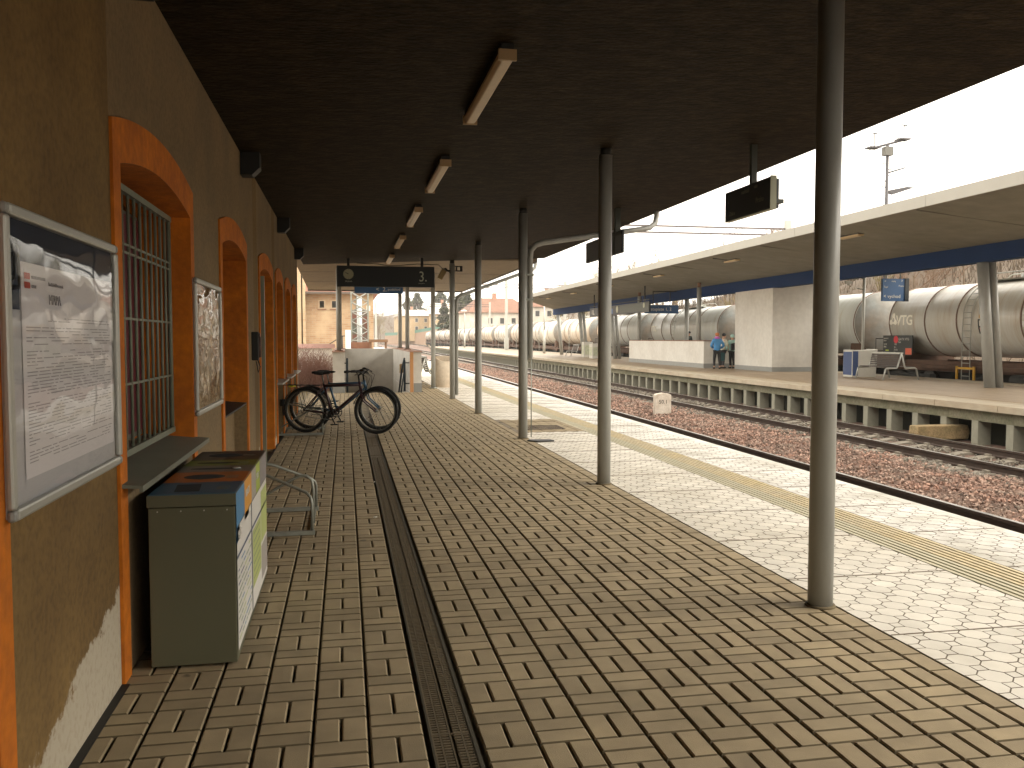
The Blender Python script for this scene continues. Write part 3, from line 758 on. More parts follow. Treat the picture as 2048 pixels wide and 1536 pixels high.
fq(.68, 1.12, .16, bh - .33, 7, 0, .0008); fq(1.14, 1.5, .3, bh - .2, 7, 0, .0008); fq(1.14, 1.5, .08, .28, 2, 0, .0008)
rr = random.Random(11); z = bh - .35
while z > .09:
    y = .04
    while y < .56:
        l_ = rr.uniform(.04, .18); m_ = rr.choice((8, 8, 6, 0, 7))
        if rr.random() < .8: fq(y, min(y + l_, .6), z, z + .009, m_, 0, .0012)
        y += l_ + .02
    z -= .032
for k in range(7):
    fq(.72, 1.05, .2 + k * .04, .208 + k * .04, 8, 0, .0016)
st.text('PAPIR', .05, (xf + .001, .05, bh - .225), (0, 1, 0), (0, 0, 1), 5)
st.text('PLASTY', .05, (xf + .001, .38, bh - .09), (0, 1, 0), (0, 0, 1), 5)
st.text('SKLO', .05, (xf + .001, .91, bh - .09), (0, 1, 0), (0, 0, 1), 5)
st.build('sticker_panel', [mat(n_, c_, .5) for n_, c_ in fcol], rb)

# ---------------------------------------------------------------- bicycle racks
def rack(y, lab, x=-.26):
    th = thing('bicycle_rack', lab, 'bicycle rack', (x, y, 0), 0, 'galvanised bicycle racks along the wall')
    b = MB(); b.box(-.66, .02, -.02, .02, .004, .035); b.box(-.66, .02, .93, .97, .004, .035); build_split(b, 'foot_bar', galv, th)
    r_ = .012
    b = MB(); b.tube([(0, 0, .03), (0, 0, .24), (-.01, .01, .285), (-.04, .03, .32), (-.34, .16, .44), (-.64, .26, .50)], r_, 10); b.build('hoop', galv, th)
    b = MB(); b.tube([(0, .95, .03), (0, .95, .22), (-.01, .94, .255), (-.04, .93, .285), (-.34, .85, .42), (-.64, .78, .50)], r_, 10); b.build('hoop', galv, th)
    b = MB(); b.tube([(0, .3, .03), (0, .3, .30), (-.012, .3, .375), (-.05, .3, .41), (-.10, .3, .41), (-.16, .3, .385), (-.40, .3, .25), (-.64, .3, .10)], r_, 10); b.build('hoop', galv, th)
    b = MB(); b.box(-.02, .0, 0, .95, .0, .02); b.box(-.64, -.62, 0, .95, .004, .03); build_split(b, 'side_bar', galv, th)
    return th
rack(6.72, 'empty galvanised bicycle rack just behind the recycling bins')
rack(13.72, 'galvanised bicycle rack holding the rear wheels of the two bicycles', -.36)

# ---------------------------------------------------------------- bicycles
tyre = mat('tyre', (.012, .012, .011), .8); bmetal = mat('bike_metal', (.18, .18, .16), .35, metal=.7)
def bicycle(lab, loc, rotz, fc, wb=1.07, r=.335, fend=True, lean=0):
    th = thing('bicycle', lab, 'bicycle', loc, rotz, 'two bicycles parked in the far rack'); th.rotation_euler = (lean, 0, rotz); th.scale = (1.03,) * 3
    fm = mat('bike_paint_' + lab.split()[0], fc, .3); rx, fx = 0, wb
    for nm, cx in (('rear_wheel', rx), ('front_wheel', fx)):
        b = MB(); b.ring((cx, 0, r), r - .022, .022, 'y', 40, 8, 0); b.ring((cx, 0, r), r - .052, .012, 'y', 40, 6, 1)
        w0 = b.build(nm, [tyre, bmetal], th)
        b = MB(); b.cyl((cx, -.05, r), (cx, .05, r), .02, seg=10)
        for k in range(28):
            a = 2 * math.pi * k / 28; b.tube([(cx + .02 * math.cos(a + .8), (-1) ** k * .03, r + .02 * math.sin(a + .8)), (cx + (r - .05) * math.cos(a), 0, r + (r - .05) * math.sin(a))], .0014, 3)
        b.build('spokes', bmetal, w0)
        if fend:
            a0, a1 = (R(10), R(195)) if nm == 'rear_wheel' else (R(20), R(165))
            b = MB(); pts = [(cx + (r + .014) * math.cos(a0 + (a1 - a0) * i / 18), r + (r + .014) * math.sin(a0 + (a1 - a0) * i / 18)) for i in range(19)]
            for p, q in zip(pts, pts[1:]): b.add([(p[0], -.026, p[1]), (p[0], .026, p[1]), (q[0], .026, q[1]), (q[0], -.026, q[1])], [(0, 1, 2, 3), (3, 2, 1, 0)])
            b.build('mudguard', tyre, th)
    bbp = (.43, 0, .29); st_ = (.30, 0, .74); hb = (.89, 0, .64); ht = (.86, 0, .78)
    b = MB(); b.tube([st_, bbp], .017, 10); b.tube([(.31, 0, .71), (.865, 0, .735)], .022, 10); b.tube([bbp, (.885, 0, .66)], .021, 10)
    for sy in (-.05, .05):
        b.tube([(.305, sy * .3, .70), (rx, sy, r)], .009, 8); b.tube([(bbp[0], sy * .7, bbp[2]), (rx, sy, r)], .010, 8)
    b.tube([hb, ht], .022, 10); b.build('frame', fm, th)
    b = MB(); b.tube([(hb[0] + .0, 0, hb[2]), (.90, 0, .60)], .02, 8)
    for sy in (-.05, .05): b.tube([(.905, sy, .585), (.93, sy, .50), (fx, sy, r)], .012, 8)
    b.box(.89, .92, -.055, .055, .575, .60); b.build('fork', fm, th)
    b = MB(); b.tube([st_, (.275, 0, .89)], .012, 8)
    sd_ = b.build('seat_post', bmetal, th)
    b = MB(); b.prism([(.14, .915), (.15, .885), (.25, .87), (.40, .895), (.415, .91), (.38, .922), (.25, .915), (.16, .935)], -.02, .02, 'y'); b.prism([(.14, -.075), (.2, -.08), (.3, -.03), (.3, .03), (.2, .08), (.14, .075)], .895, .93, 'z'); b.build('saddle', tyre, th, bevel=.008)
    b = MB(); b.tube([ht, (.85, 0, .87), (.90, 0, .91)], .014, 8); b.tube([(.80, -.27, .94), (.89, -.15, .93), (.905, 0, .915), (.89, .15, .93), (.80, .27, .94)], .013, 8)
    b.cyl((.80, -.27, .94), (.76, -.33, .935), .019, seg=8); b.cyl((.80, .27, .94), (.76, .33, .935), .019, seg=8)
    for sy in (-.2, .2): b.tube([(.88, sy, .93), (.93, sy * 1.15, .90), (.90, sy * 1.45, .89)], .006, 6)
    b.tube([(.91, -.1, .92), (1.0, -.05, .85), (.98, 0, .7), (.93, 0, .62)], .004, 5); b.tube([(.91, .1, .92), (1.02, .05, .86), (.96, 0, .66)], .004, 5)
    b.build('handlebar', tyre, th)
    b = MB(); b.ring((.43, -.05, .29), .085, .007, 'y', 24, 6); b.ring((.43, -.05, .29), .04, .012, 'y', 18, 6)
    b.tube([(.43, -.07, .29), (.50, -.075, .15)], .009, 6); b.box(.46, .56, -.15, -.085, .135, .15); b.tube([(.43, .06, .29), (.36, .065, .43)], .009, 6); b.box(.31, .41, .08, .15, .43, .445)
    for k in range(5):
        a = 2 * math.pi * k / 5; b.tube([(.43, -.05, .29), (.43 + .08 * math.cos(a), -.05, .29 + .08 * math.sin(a))], .007, 4)
    b.build('crankset', black, th)
    b = MB(); b.tube([(.43, -.05, .375), (rx, -.05, r + .045)], .004, 4); b.tube([(.43, -.05, .205), (rx + .03, -.05, r - .1), (rx, -.05, r - .045)], .004, 4); b.ring((rx, -.05, r), .045, .008, 'y', 18, 5); b.build('chain', bmetal, th)
    if fend:
        b = MB(); b.box(-.32, .26, -.06, -.05, .715, .725); b.box(-.32, .26, .05, .06, .715, .725)
        for k in range(6): b.box(-.31 + k * .1, -.30 + k * .1, -.05, .05, .715, .725)
        for sy in (-.06, .06): b.tube([(-.1, sy, .715), (rx, sy, r)], .005, 5)
        b.build('luggage_rack', black, th)
        b = MB(); b.box(-.385, -.345, -.04, .04, .40, .50); b.build('reflector', black, th)
        b = MB(); b.box(-.24, -.17, -.05, .05, .69, .714); b.build('bag_strap', mat('yellow_strap', (.65, .60, .03), .6), th)
    return th
bicycle('dark touring bicycle with mudguards, luggage rack and crossbar in front of the other one', (-.62, 13.80, .035), R(-21), (.035, .012, .018), 1.12, .345)
bicycle('blue bicycle half hidden behind the dark touring bicycle', (-.55, 14.28, .035), R(-17), (.035, .10, .17), 1.10, .345, False, R(2))
# ---------------------------------------------------------------- hanging signs
def hung(name, lab, loc, rotz, group=None): return thing(name, lab, 'sign', loc, rotz, group)
th = hung('hanging_sign', 'pair of dark direction boards hanging on a post from the near canopy edge', (4.1, 8.3, 2.91), 0, 'dark direction boards hung along the canopy edge')
b = MB(); b.box(-.06, -.02, -.5, .52, -.155, .155); b.build('board', navy, th, bevel=.012)
b = MB(); b.box(.33, .37, .13, 1.09, -.05, .26); b.build('board', navy, th, bevel=.012)
b = MB(); b.box(.0, .06, .02, .07, -.1, cz(4.1) - 2.91 + .0); b.box(-.02, .34, -.02, .14, -.02, .02); b.build('hanger', mat('hanger_grey', (.035, .04, .03), .6), th)
b = MB(); b.box(-.064, .0, -.51, -.5, -.16, .16); b.box(-.064, .0, -.5, .52, -.161, -.155); b.build('edge_trim', mat('trim_grey', (.25, .25, .17), .5), th)
xx = -.0615
for (y, z, s_, tx) in ((.02, .075, .06, 'nadrazi'), (-.26, .09, .05, 'vlak'), (-.30, -.06, .075, 'Praha'), (.34, .02, .05, '<'), (.3, -.11, .06, 'Zdice')):
    b = MB(); b.text(tx, s_, (xx, y + .10, z), (0, -1, 0), (0, 0, 1), 0); b.build('lettering', dim_p, th)
th2 = hung('hanging_sign', 'farther dark direction board hanging at the canopy edge, partly behind the rain pipe', (4.05, 13.2, 2.93), 0, 'dark direction boards hung along the canopy edge')
b = MB(); b.box(-.05, -.01, -.96, .98, -.17, .17); b.build('board', navy, th2, bevel=.012)
b = MB(); b.box(.0, .08, -.5, -.42, -.1, cz(4.1) - 2.93); b.box(-.062, -.05, -.60, -.52, -.17, .17); b.box(-.056, -.05, -.95, .97, .10, .108); b.box(-.056, -.05, -.95, .97, -.14, -.132); b.build('hanger', mat('hanger_grey', (0, 0, 0)), th2)
th = hung('clock_sign', 'long black board with a round clock and the number 3 hanging under the canopy end', (.93, 20, 2.905), 0)
b = MB(); b.box(-1.10, 1.10, -.06, .06, -.235, .235); b.build('board', navy, th, bevel=.01)
b = MB(); b.cyl((-.84, -.062, .045), (-.84, -.072, .045), .115, seg=32, smooth=False); cf = b.build('clock_face', mat('clock_dial', (.30, .30, .21), .6), th)
b = MB(); b.tube([(-.84, -.076, .045), (-.84 - .048, -.076, .075)], .006, 4, 0); b.tube([(-.84, -.076, .045), (-.84 - .085, -.076, .085)], .0035, 4, 0)
for k in range(12):
    a = k * math.pi / 6; b.tube([(-.84 + .095 * math.cos(a), -.074, .045 + .095 * math.sin(a)), (-.84 + .108 * math.cos(a), -.074, .045 + .108 * math.sin(a))], .003, 4, 0)
b.build('hands', black, cf)
b = MB(); b.text('3.', .33, (.74, -.0635, -.10), (1, 0, 0), (0, 0, 1), 0, sx=.82); b.text('nastupiste', .035, (.73, -.0635, -.155), (1, 0, 0), (0, 0, 1), 0); b.text('PRAHA', .05, (-.915, -.0635, -.135), (1, 0, 0), (0, 0, 1), 0)
b.build('lettering', mat('sign_print_dim', (.42, .43, .34), .6), th)
b = MB()
for x in (-.84, .82): b.box(x - .03, x + .03, -.03, .03, .235, cz(.9) - 2.905)
b.tube([(-.65, .0, .30), (-.2, 0, .29), (.05, 0, .25), (.3, 0, .26), (.7, 0, .30), (1.2, 0, .29), (1.35, .5, .24), (1.62, 1.2, .20)], .009, 5)
b.build('hanger', black, th)
th = thing('loudspeaker', 'yellowish loudspeaker horn on a bracket at the last dark canopy column', 'loudspeaker', (2.6, 21.3, 3.13))
b = MB(); b.prism([(-.36, -.14), (-.26, -.20), (-.13, .02), (-.24, .09)], -.12, .08, 'y'); b.build('horn', mat('horn_ochre', (.20, .14, .05), .5), th, bevel=.01)
b = MB(); b.box(-.22, -.05, -.03, .0, .015, .05); b.prism([(-.25, .06), (-.16, .10), (-.10, .03), (-.16, -.0)], -.11, .07, 'y'); b.build('bracket', black, th)
b = MB(); b.box(.075, .26, -.02, .02, .02, .045); b.box(.075, .26, -.02, .02, .13, .155); b.box(.10, .13, -.02, .02, .045, .13); b.box(.20, .26, -.02, .02, .045, .13); b.build('clamp_plate', black, th)

# ---------------------------------------------------------------- covered stairs to the underpass
stc = thing('stair_parapet', 'white rendered parapet around the stairs going down to the underpass', 'parapet', (0, 0, 0))
b = MB(); zt = 1.12
b.box(-.34, HX0, 24.3, 33.3, -.03, zt); b.box(HX1, 2.1, 24.3, 33.3, -.03, zt); b.box(HX0, HX1, 32.95, 33.3, -3.2, zt)
b.box(HX0 - .01, HX0 + .012, 24.352, 32.95, -3.2, .01); b.box(HX1 - .012, HX1 + .01, 24.352, 32.95, -3.2, .01)
b.build('wall', white_w, stc)
b = MB(); b.box(-.345, HX0, 24.29, 24.3, .0, .25); b.box(HX1 + .1, 2.105, 24.29, 24.3, .0, .25); b.box(2.1, 2.106, 24.3, 33.3, 0, .25); b.box(-.346, -.34, 24.3, 33.3, 0, .25); b.build('plinth', grey_p, stc)
b = MB(); b.box(-.36, HX0 + .01, 24.27, 33.3, zt, zt + .03); b.box(HX1 - .01, 2.12, 24.27, 33.3, zt, zt + .03); b.build('coping', mat('coping_pink', (.40, .25, .19), .8), stc)
b = MB()
for k in range(18): b.box(HX0, HX1, 24.35 + k * .3, 24.66 + k * .3, -3.2, -.16 * k - .16)
b.box(HX0, HX1, 29.7, 33, -3.2, -2.95); b.build('steps', conc, stc)
b = MB(); b.box(HX1 - .004, HX1 + .09, 24.27, 24.31, 0, zt); b.build('edge_strip', mat('wood_orange', (.50, .25, .10), .7), stc)
for (x, d) in ((HX0 + .07, 0), (HX1 - .14, 1)):
    th = thing('handrail', 'blue-black handrail on the %s side wall of the stairs' % ('left' if not d else 'right'), 'handrail', (x, 24.6, 0))
    b = MB(); b.tube([(0, -.1, .02), (0, -.1, .88), (0, .0, .93), (0, 1.2, .55), (0, 4.5, -1.2), (0, 5.6, -1.6)], .03, 8); b.tube([(0, -.12, .55), (0, 0, .60), (0, 4.5, -1.55)], .022, 8); b.build('rail', mat('rail_blueblack', (.015, .03, .045), .4), th)
    b = MB()
    for z in (.80, .22): b.box(min(0, .14 * (1 if d else -1)), max(0, .14 * (1 if d else -1)), -.11, -.09, z, z + .03)
    build_split(b, 'bracket', black, th)
th = thing('wall_box', 'small ochre box on the inner right wall of the stairs', 'box', (HX1 - .004, 26.3, .62))
b = MB(); b.prism([(-.0, -.14), (-.16, -.17), (-.16, .10), (-.0, .13)], -.14, .25, 'y'); b.build('case', mat('box_ochre', (.34, .21, .08), .6), th, bevel=.01)
b = MB(); b.box(-.165, -.16, .02, .2, -.1, .05); b.build('label_plate', mat('plate_cream', (.5, .45, .3), .6), th)

c2 = thing('stair_canopy', 'flat canopy with light wooden underside on thin grey poles above the stairs', 'canopy', (0, 0, 0))
b = MB(); b.prism([(-1.22, 21.45), (4.75, 21.45), (4.75, 35.6), (-1.42, 35.6)], 3.45, 3.7, 'z'); b.build('roof', ceil_l, c2)
b = MB(); b.box(-1.45, 4.78, 35.61, 35.66, 3.40, 3.72); b.box(4.76, 4.80, 21.5, 35.6, 3.42, 3.72); b.box(-1.3, 4.7, 26.0, 26.02, 3.443, 3.449); b.box(-1.3, 4.7, 30.5, 30.52, 3.443, 3.449); b.build('fascia', mat('fascia_dark', (.10, .09, .08), .6), c2)
for (x, y, z) in ((-.17, 24.55, 1.15), (2.60, 26.0, 0), (1.95, 27.7, 1.15), (1.92, 30.9, 1.15), (-.17, 30.5, 1.15)):
    b = MB(); b.cyl((x, y, z), (x, y, 3.45), .065, seg=20); o = b.build('pole', pole_m, c2)
    b = MB(); b.cyl((x, y, z), (x, y, z + .03), .12, seg=16); b.build('pole_foot', rust_cap if z else galv, o)
th = hung('hanging_sign', 'blue board with white marks hanging under the stair canopy behind the clock sign', (1.15, 30, 3.24), 0)
b = MB(); b.box(-.82, .82, -.04, .04, -.2, .14); b.build('board', blue_s, th); b = MB(); b.box(-.6, -.56, -.02, .02, .14, .21); b.box(.56, .6, -.02, .02, .14, .21); b.build('hanger', black, th)
b = MB(); b.text('<  2.', .2, (-.1, -.043, -.13), (1, 0, 0), (0, 0, 1), 0); b.build('lettering', white_p, th); b = MB(); b.text('podchod', .12, (.3, -.043, -.1), (1, 0, 0), (0, 0, 1), 0); b.build('lettering', white_p, th)

th = thing('litter_bin', 'tall cream concrete litter bin with a scooped top beside the stair entrance', 'litter bin', (3.02, 26.6, 0))
n = 14; b = MB(); vs = []; fs = []
for i in range(n + 1):
    a = math.pi * i / n; x, y = -.33 * math.cos(a) * 1.0, -.30 * math.sin(a)
    zt_ = .80 + .12 * (abs(x) / .33) ** 2
    vs += [(x, y, 0), (x, y, zt_), (x * .86, y * .84, zt_ - .004), (x * .86, y * .84, .55)]
for i in range(n):
    for k in range(3): fs.append((i * 4 + k, i * 4 + 4 + k, i * 4 + 5 + k, i * 4 + 1 + k))
b.add(vs, fs, 0, True); b.box(-.33, .33, 0, .10, 0, .96); b.build('shell', mat('bin_cream', (.55, .47, .36), .8, var=.12, scale=2, c2=(.48, .38, .28)), th)
b = MB(); b.prism([(.28 * math.cos(math.pi + math.pi * i / 12), -.001 + .25 * math.sin(math.pi + math.pi * i / 12)) for i in range(13)], .6, .64, 'z'); b.build('opening', mat('bin_inside', (.05, .035, .028), .8), th)

def bench(lab, loc, rotz, grp, double=True):
    th = thing('bench', lab, 'bench', loc, rotz, grp)     # local x along the seat
    for s_ in ((1, -1) if double else (1,)):
        b = MB()
        for k in range(5): y = s_ * (.14 + k * .085); b.box(-.78, .78, min(y, y + s_ * .06), max(y, y + s_ * .06), .43, .455)
        b.build('seat', mat('bench_slats', (.075, .06, .05), .6, var=.2, scale=6), th)
        b = MB()
        for k in range(6): z = .50 + k * .065; y = s_ * (.12 - k * .013); b.box(-.78, .78, y - .012, y + .012, z, z + .042)
        b.build('backrest', mat('bench_slats', (0, 0, 0)), th)
    b = MB(); b.box(-.82, .82, -.06, .06, .88, .93); b.build('top_rail', alu, th)
    for x in (-.8, .8):
        for s_ in ((1, -1) if double else (1,)):
            b = MB(); b.tube([(x, 0, .9), (x, s_ * .13, .46), (x, s_ * .16, .40), (x, s_ * .52, .40), (x, s_ * .57, .38), (x, s_ * .66, .0)], .03, 6); b.build('leg', alu, th)
    return th
bench('slatted bench partly hidden between the stair parapet and the concrete litter bin', (2.50, 28.4, 0), R(90), 'slatted platform benches')
b = MB(); b.tube([(-.06, .0, .0), (.02, 0, .35), (.14, 0, .55)], .02, 6); 

# ---------------------------------------------------------------- kilometre stone
th = thing('kilometre_stone', 'white kilometre stone with black numerals 50.1 on the red ballast', 'kilometre stone', T(8.95, 24.2, -.78), RT)
b = MB(); b.prism([(-.25, -.1), (.25, -.1), (.25, .62), (.17, .66), (0, .685), (-.17, .66), (-.25, .62)], -.08, .10, 'y'); b.build('stone', mat('stone_white', (.66, .60, .52), .85, var=.12, scale=5, c2=(.50, .42, .33)), th, bevel=.012)
b = MB(); b.text('50.1', .16, (0, -.082, .37), (1, 0, 0), (0, 0, 1), 0, align='CENTER'); b.build('numerals', black, th)

# ---------------------------------------------------------------- far island platform
P2 = .10; U0, U1 = 13.08, 20.25
ip = thing('island_platform', 'long island platform with a concrete edge slab on short block supports', 'platform', (0, 0, 0), RT, kind='structure')
wet = mat('platform_tan', (.31, .235, .14), .42, var=.2, scale=.7, c2=(.22, .16, .09), bump=.15, bscale=8, stretch=(1.6, .35, 1), thr=(.35, .72))
pale_e = mat('platform_pale', (.38, .325, .24), .55, var=.15, scale=1.1, c2=(.29, .22, .14), thr=(.4, .75), stretch=(1.5, .4, 1))
b = MB(); b.box(U0 + .32, U1 - .02, -14, 152, P2 - .2, P2 - .002); b.build('slab', wet, ip)
b = MB(); b.box(14.25, 19.2, -14, 152, P2 - .01, P2 + .003); b.build('paving', mat('platform_brown', (.27, .20, .13), .5, var=.2, scale=.9, c2=(.21, .15, .09), stretch=(1.5, .4, 1)), ip)
b = MB(); v = -14
while v < 152:
    b.box(U0, U0 + .40, v + .01, v + 1.97, P2 - .13, P2 + .006 + random.uniform(-.003, .003)); v += 1.98
b.box(U0 + .42, U0 + .80, -14, 152, P2 - .01, P2 + .005); b.box(19.35, U1 + .05, -14, 152, P2 - .2, P2 + .007)
b.build('edge_slab', pale_e, ip)
b = MB(); b.box(U0 + .13, U0 + .34, -14, 152, P2 - .37, P2 - .132); v = -14
while v < 152: b.box(U0 + .125, U0 + .13, v, v + .02, P2 - .37, P2 - .134); v += 1.96
b.build('edge_beam', conc_d, ip)
b = MB(); b.box(U0 + .60, U0 + .65, -14, 152, -.97, P2 - .2); b.box(U1 - .3, U1 - .1, -14, 152, -.97, P2 - .2); b.build('retaining_wall', mat('shaded_back_wall', (.022, .022, .010), .95, var=.4, scale=3), ip)  # shade of the gaps between supports is put into this near-black green
ps = MB(); ps.box(.13, .45, -.10, .10, -.97 - 0, P2 - .371); pst = ps.build('support_block', mat('support_grey', (.27, .26, .20), .9, var=.2, scale=5), ip, loc=(U0, 15.5, 0))
for k in range(1, 100):
    o = pst.copy(); col.objects.link(o); o.location = (U0, 15.5 + 1.015 * (k - 5 if k > 5 else k - 6), 0)
b = MB()
for k in range(100, 138):
    v = 15.5 + 1.015 * (k - 5); b.box(U0 + .13, U0 + .45, v - .11, v + .11, -.97, P2 - .371)
b.build('support_block', M['support_grey'], ip)['kind'] = 'stuff'
b = MB(); b.prism([(-.62, -.16), (.62, -.16), (.66, -.02), (.64, .15), (-.60, .16), (-.66, .0)], -.16, .16, 'x')
o = b.build('concrete_block', mat('block_yellowish', (.36, .25, .13), .9, var=.3, scale=4, c2=(.20, .15, .07)), loc=T(12.98, 17.35, -.60), rotz=R(90) + RT, bevel=.02); o.rotation_euler.z = RT
tag(o, 'weathered yellowish concrete block lying against the island platform edge', 'concrete block')
o.data.transform(Matrix.Rotation(R(90), 4, 'Z'))

def T2(u, v, z=P2): return T(u, v, z)
# low wall round the far stairs and the tall white block
th = thing('far_parapet', 'low cream parapet wall around the stairs of the island platform', 'parapet', T2(16.27, 38.5), RT)
b = MB(); b.box(0, .22, 0, 11.2, 0, 1.27); b.box(.22, 2.9, 0, .22, 0, 1.27); b.box(.22, 2.9, 10.98, 11.2, 0, 1.27); b.box(2.9, 3.1, 0, 11.2, 0, 1.27); b.build('wall', white_w, th)
b = MB(); b.box(-.02, .24, -.02, 11.22, 1.27, 1.31); b.box(.24, 3.12, -.02, .24, 1.27, 1.31); b.build('coping', rust_cap, th)
b = MB(); b.box(-.006, 0, -.006, 11.2, 0, .22); b.box(0, 3.1, -.006, 0, 0, .22); b.build('plinth', grey_p, th)
th = thing('lift_shaft', 'tall plain white block standing on the island platform under its canopy', 'lift shaft', T2(17.25, 33.65), RT)
b = MB(); b.box(0, 2.3, 0, 3.6, 0, 4.3); b.build('wall', white_w, th); b = MB(); b.box(-.006, 2.306, -.006, 3.606, 0, .2); b.build('plinth', grey_p, th)
b = MB(); b.cyl((.35, -.001, 3.72), (.35, -.05, 3.72), .06, seg=14); b.build('camera_dome', black, th)

# canopy of the island platform
c3 = thing('island_canopy', 'long butterfly canopy with cream edge and blue centre beam on the island platform', 'canopy', (0, 0, 0), RT)
V0, V1 = -6, 66
und = mat('canopy_underside', (.23, .22, .18), .8, var=.15, scale=.35, c2=(.17, .16, .12), bump=.1, bscale=10)
b = MB()
b.add([(13.0, V0, 4.55), (17.25, V0, 4.13), (17.25, V1 + 8, 4.05), (13.0, V1, 4.55), (13.0, V0, 4.62), (17.25, V0, 4.5), (17.25, V1 + 8, 4.4), (13.0, V1, 4.62)], [(0, 3, 2, 1), (4, 5, 6, 7), (0, 1, 5, 4), (2, 3, 7, 6), (3, 0, 4, 7)])
b.add([(17.65, V0, 4.13), (21.0, V0, 4.6), (21.0, V1, 4.6), (17.65, V1 + 8, 4.05), (17.65, V0, 4.5), (21.0, V0, 4.8), (21.0, V1, 4.8), (17.65, V1 + 8, 4.4)], [(0, 3, 2, 1), (4, 5, 6, 7), (0, 1, 5, 4), (2, 3, 7, 6), (1, 2, 6, 5)])
b.box(17.2, 17.7, V0, V1 + 8, 4.2, 4.45)
b.build('roof', und, c3)
b = MB(); v = V0
while v < V1:
    b.box(12.96, 13.01, v + .004, min(v + 5.99, V1), 4.53, 4.80); v += 6
b.box(13.0, 21.0, V0 - .02, V0, 4.5, 4.8)
b.build('edge_trim', mat('trim_cream', (.36, .345, .30), .6, var=.1, scale=1), c3)
b = MB(); b.prism([(V0, 3.69), (V1 - 2, 3.55), (V1 + 8, 3.55), (V1 + 8, 4.08), (V0, 4.15)], 17.25, 17.65, 'x'); b.build('centre_beam', blue_b, c3)
b = MB()
for v in range(2, 66, 8):
    b.prism([(13.1, 4.535), (17.2, 4.125), (17.2, 4.1), (13.1, 4.51)], v + .5, v + .53, 'y')
build_split(b, 'joint_strip', mat('strip_dark', (.15, .14, .11), .7), c3)
for i, (v, dbl) in enumerate(((5.0, 1), (21.7, 1), (44.75, 0), (57.4, 1), (65.8, 1), (73, 0))):
    b = MB(); u = 17.45
    if i == 2: b.cyl((17.9, v, P2), (17.9, v, 3.7), .12, seg=18)
    else: b.cyl((u + .35, v, P2), (u, v, 3.75), .15, seg=20)
    if dbl: b.cyl((u + .66, v, P2), (u + .29, v, 3.78), .11, seg=18)
    b.build('column', pole_m, c3)
for v in (39.4, 48.2):
    b = MB(); b.cyl((16.38, v, 1.41), (16.38, v, 3.95), .11, seg=18); o = b.build('column', pole_m, c3)
    b = MB(); b.cyl((16.38, v, 3.95), (16.38, v, 4.25), .085, seg=12); b.box(16.2, 16.7, v - .03, v + .03, 4.18, 4.22); b.build('column_head', rust_cap, o)
labs = ['nearest', 'second', 'third', 'fourth', 'fifth', 'farthest']
for i, v in enumerate((22.7, 30.6, 38.5, 46.4, 54.3, 61.5)):
    th = thing('canopy_lamp', '%s yellowish lamp under the island platform canopy' % labs[i], 'lamp', T(14.0, v, 4.42), RT, 'lamps under the island canopy')
    b = MB(); b.box(-.12, .12, -.55, .55, 0, .05); b.build('housing', black, th)
    b = MB(); b.tube([(0, .1, .03), (-.7, .12, .085)], .025, 5); b.tube([(0, -.1, .02), (1.2, -.1, -.09), (3.1, -.1, -.29)], .022, 5); b.build('conduit', black, th)
    b = MB(); b.prism([(-.10, 0), (-.08, -.05), (.08, -.05), (.10, 0)], -.5, .5, 'y'); b.build('diffuser', mat('lamp_yellowish', (.55, .42, .22), .4), th)
# signs on the island platform
th = hung('platform_sign', 'long dark board with the mark 1L and a clock under the island canopy', T(15.0, 47.9, 3.14), RT)
b = MB(); b.box(-.04, .04, -5.4, 5.9, -.27, .27); b.build('board', navy, th)
b = MB(); b.box(-.046, -.041, -5.3, -.4, -.2, .2, 0); b.box(-.046, -.041, .9, 2.3, -.19, .1, 1); b.build('display_panel', [mat('display_grey', (.05, .055, .042), .6), blue_s], th)
b = MB(); b.text('1L', .42, (-.047, 5.5, -.13), (0, -1, 0), (0, 0, 1), 0, sx=1.7); b.build('lettering', white_p, th)
b = MB(); b.cyl((-.041, .05, .03), (-.055, .05, .03), .2, seg=24, smooth=False); b.cyl((-.041, -4.6, .1), (-.055, -4.6, .1), .14, seg=20, smooth=False); build_split(b, 'clock_face', mat('clock_dial', (0, 0, 0)), th)
b = MB()
for y in (-4.6, 5): b.box(-.03, .03, y - .03, y + .03, .27, 1.1)
b.box(-.03, .03, -5.4, 5.9, .36, .40); b.build('hanger', black, th)
th = hung('hanging_sign', 'narrow blue board with a line of white writing beside the clock board on the island', T(16.4, 44.6, 3.10), RT)
b = MB(); b.box(-.95, .95, -.05, .05, -.25, .2); b.build('board', blue_s, th)
b = MB(); b.text('nastupiste 1, 2', .24, (-.85, -.053, -.1), (1, 0, 0), (0, 0, 1), 0); b.build('lettering', white_p, th)
b = MB(); b.box(-.5, -.46, -.02, .02, .2, .95); b.box(.46, .5, -.02, .02, .2, .95); b.box(-.5, 1.3, -.02, .02, .9, .95); b.build('hanger', black, th)
th = hung('hanging_sign', 'square blue board with arrows and vychod lettering by the tank wagons', T(20.1, 29.7, 3.33), RT)
b = MB(); b.box(-.46, .46, -.05, .05, -.42, .42); b.build('board', blue_s, th); b = MB(); b.box(.462, .62, -.08, .08, -.43, .44); b.build('side_box', navy, th)
for (x, z, t_, s_) in ((-.42, -.30, '< vychod', .19), (-.40, .28, '<', .14), (-.1, .30, 'vlaky', .09), (.30, .30, '>', .14), (-.42, .08, 'Tepl', .1), (.2, .12, 'Praha', .1)): b = MB(); b.text(t_, s_, (x, -.053, z), (1, 0, 0), (0, 0, 1), 0); b.build('lettering', white_p, th)
b = MB(); b.tube([(-.28, 0, .42), (-.28, 0, .7), (-.55, 0, 1.0)], .025, 6); b.tube([(.3, 0, .42), (.3, 0, .75), (.05, 0, 1.05)], .025, 6); b.build('hanger', galv, th)
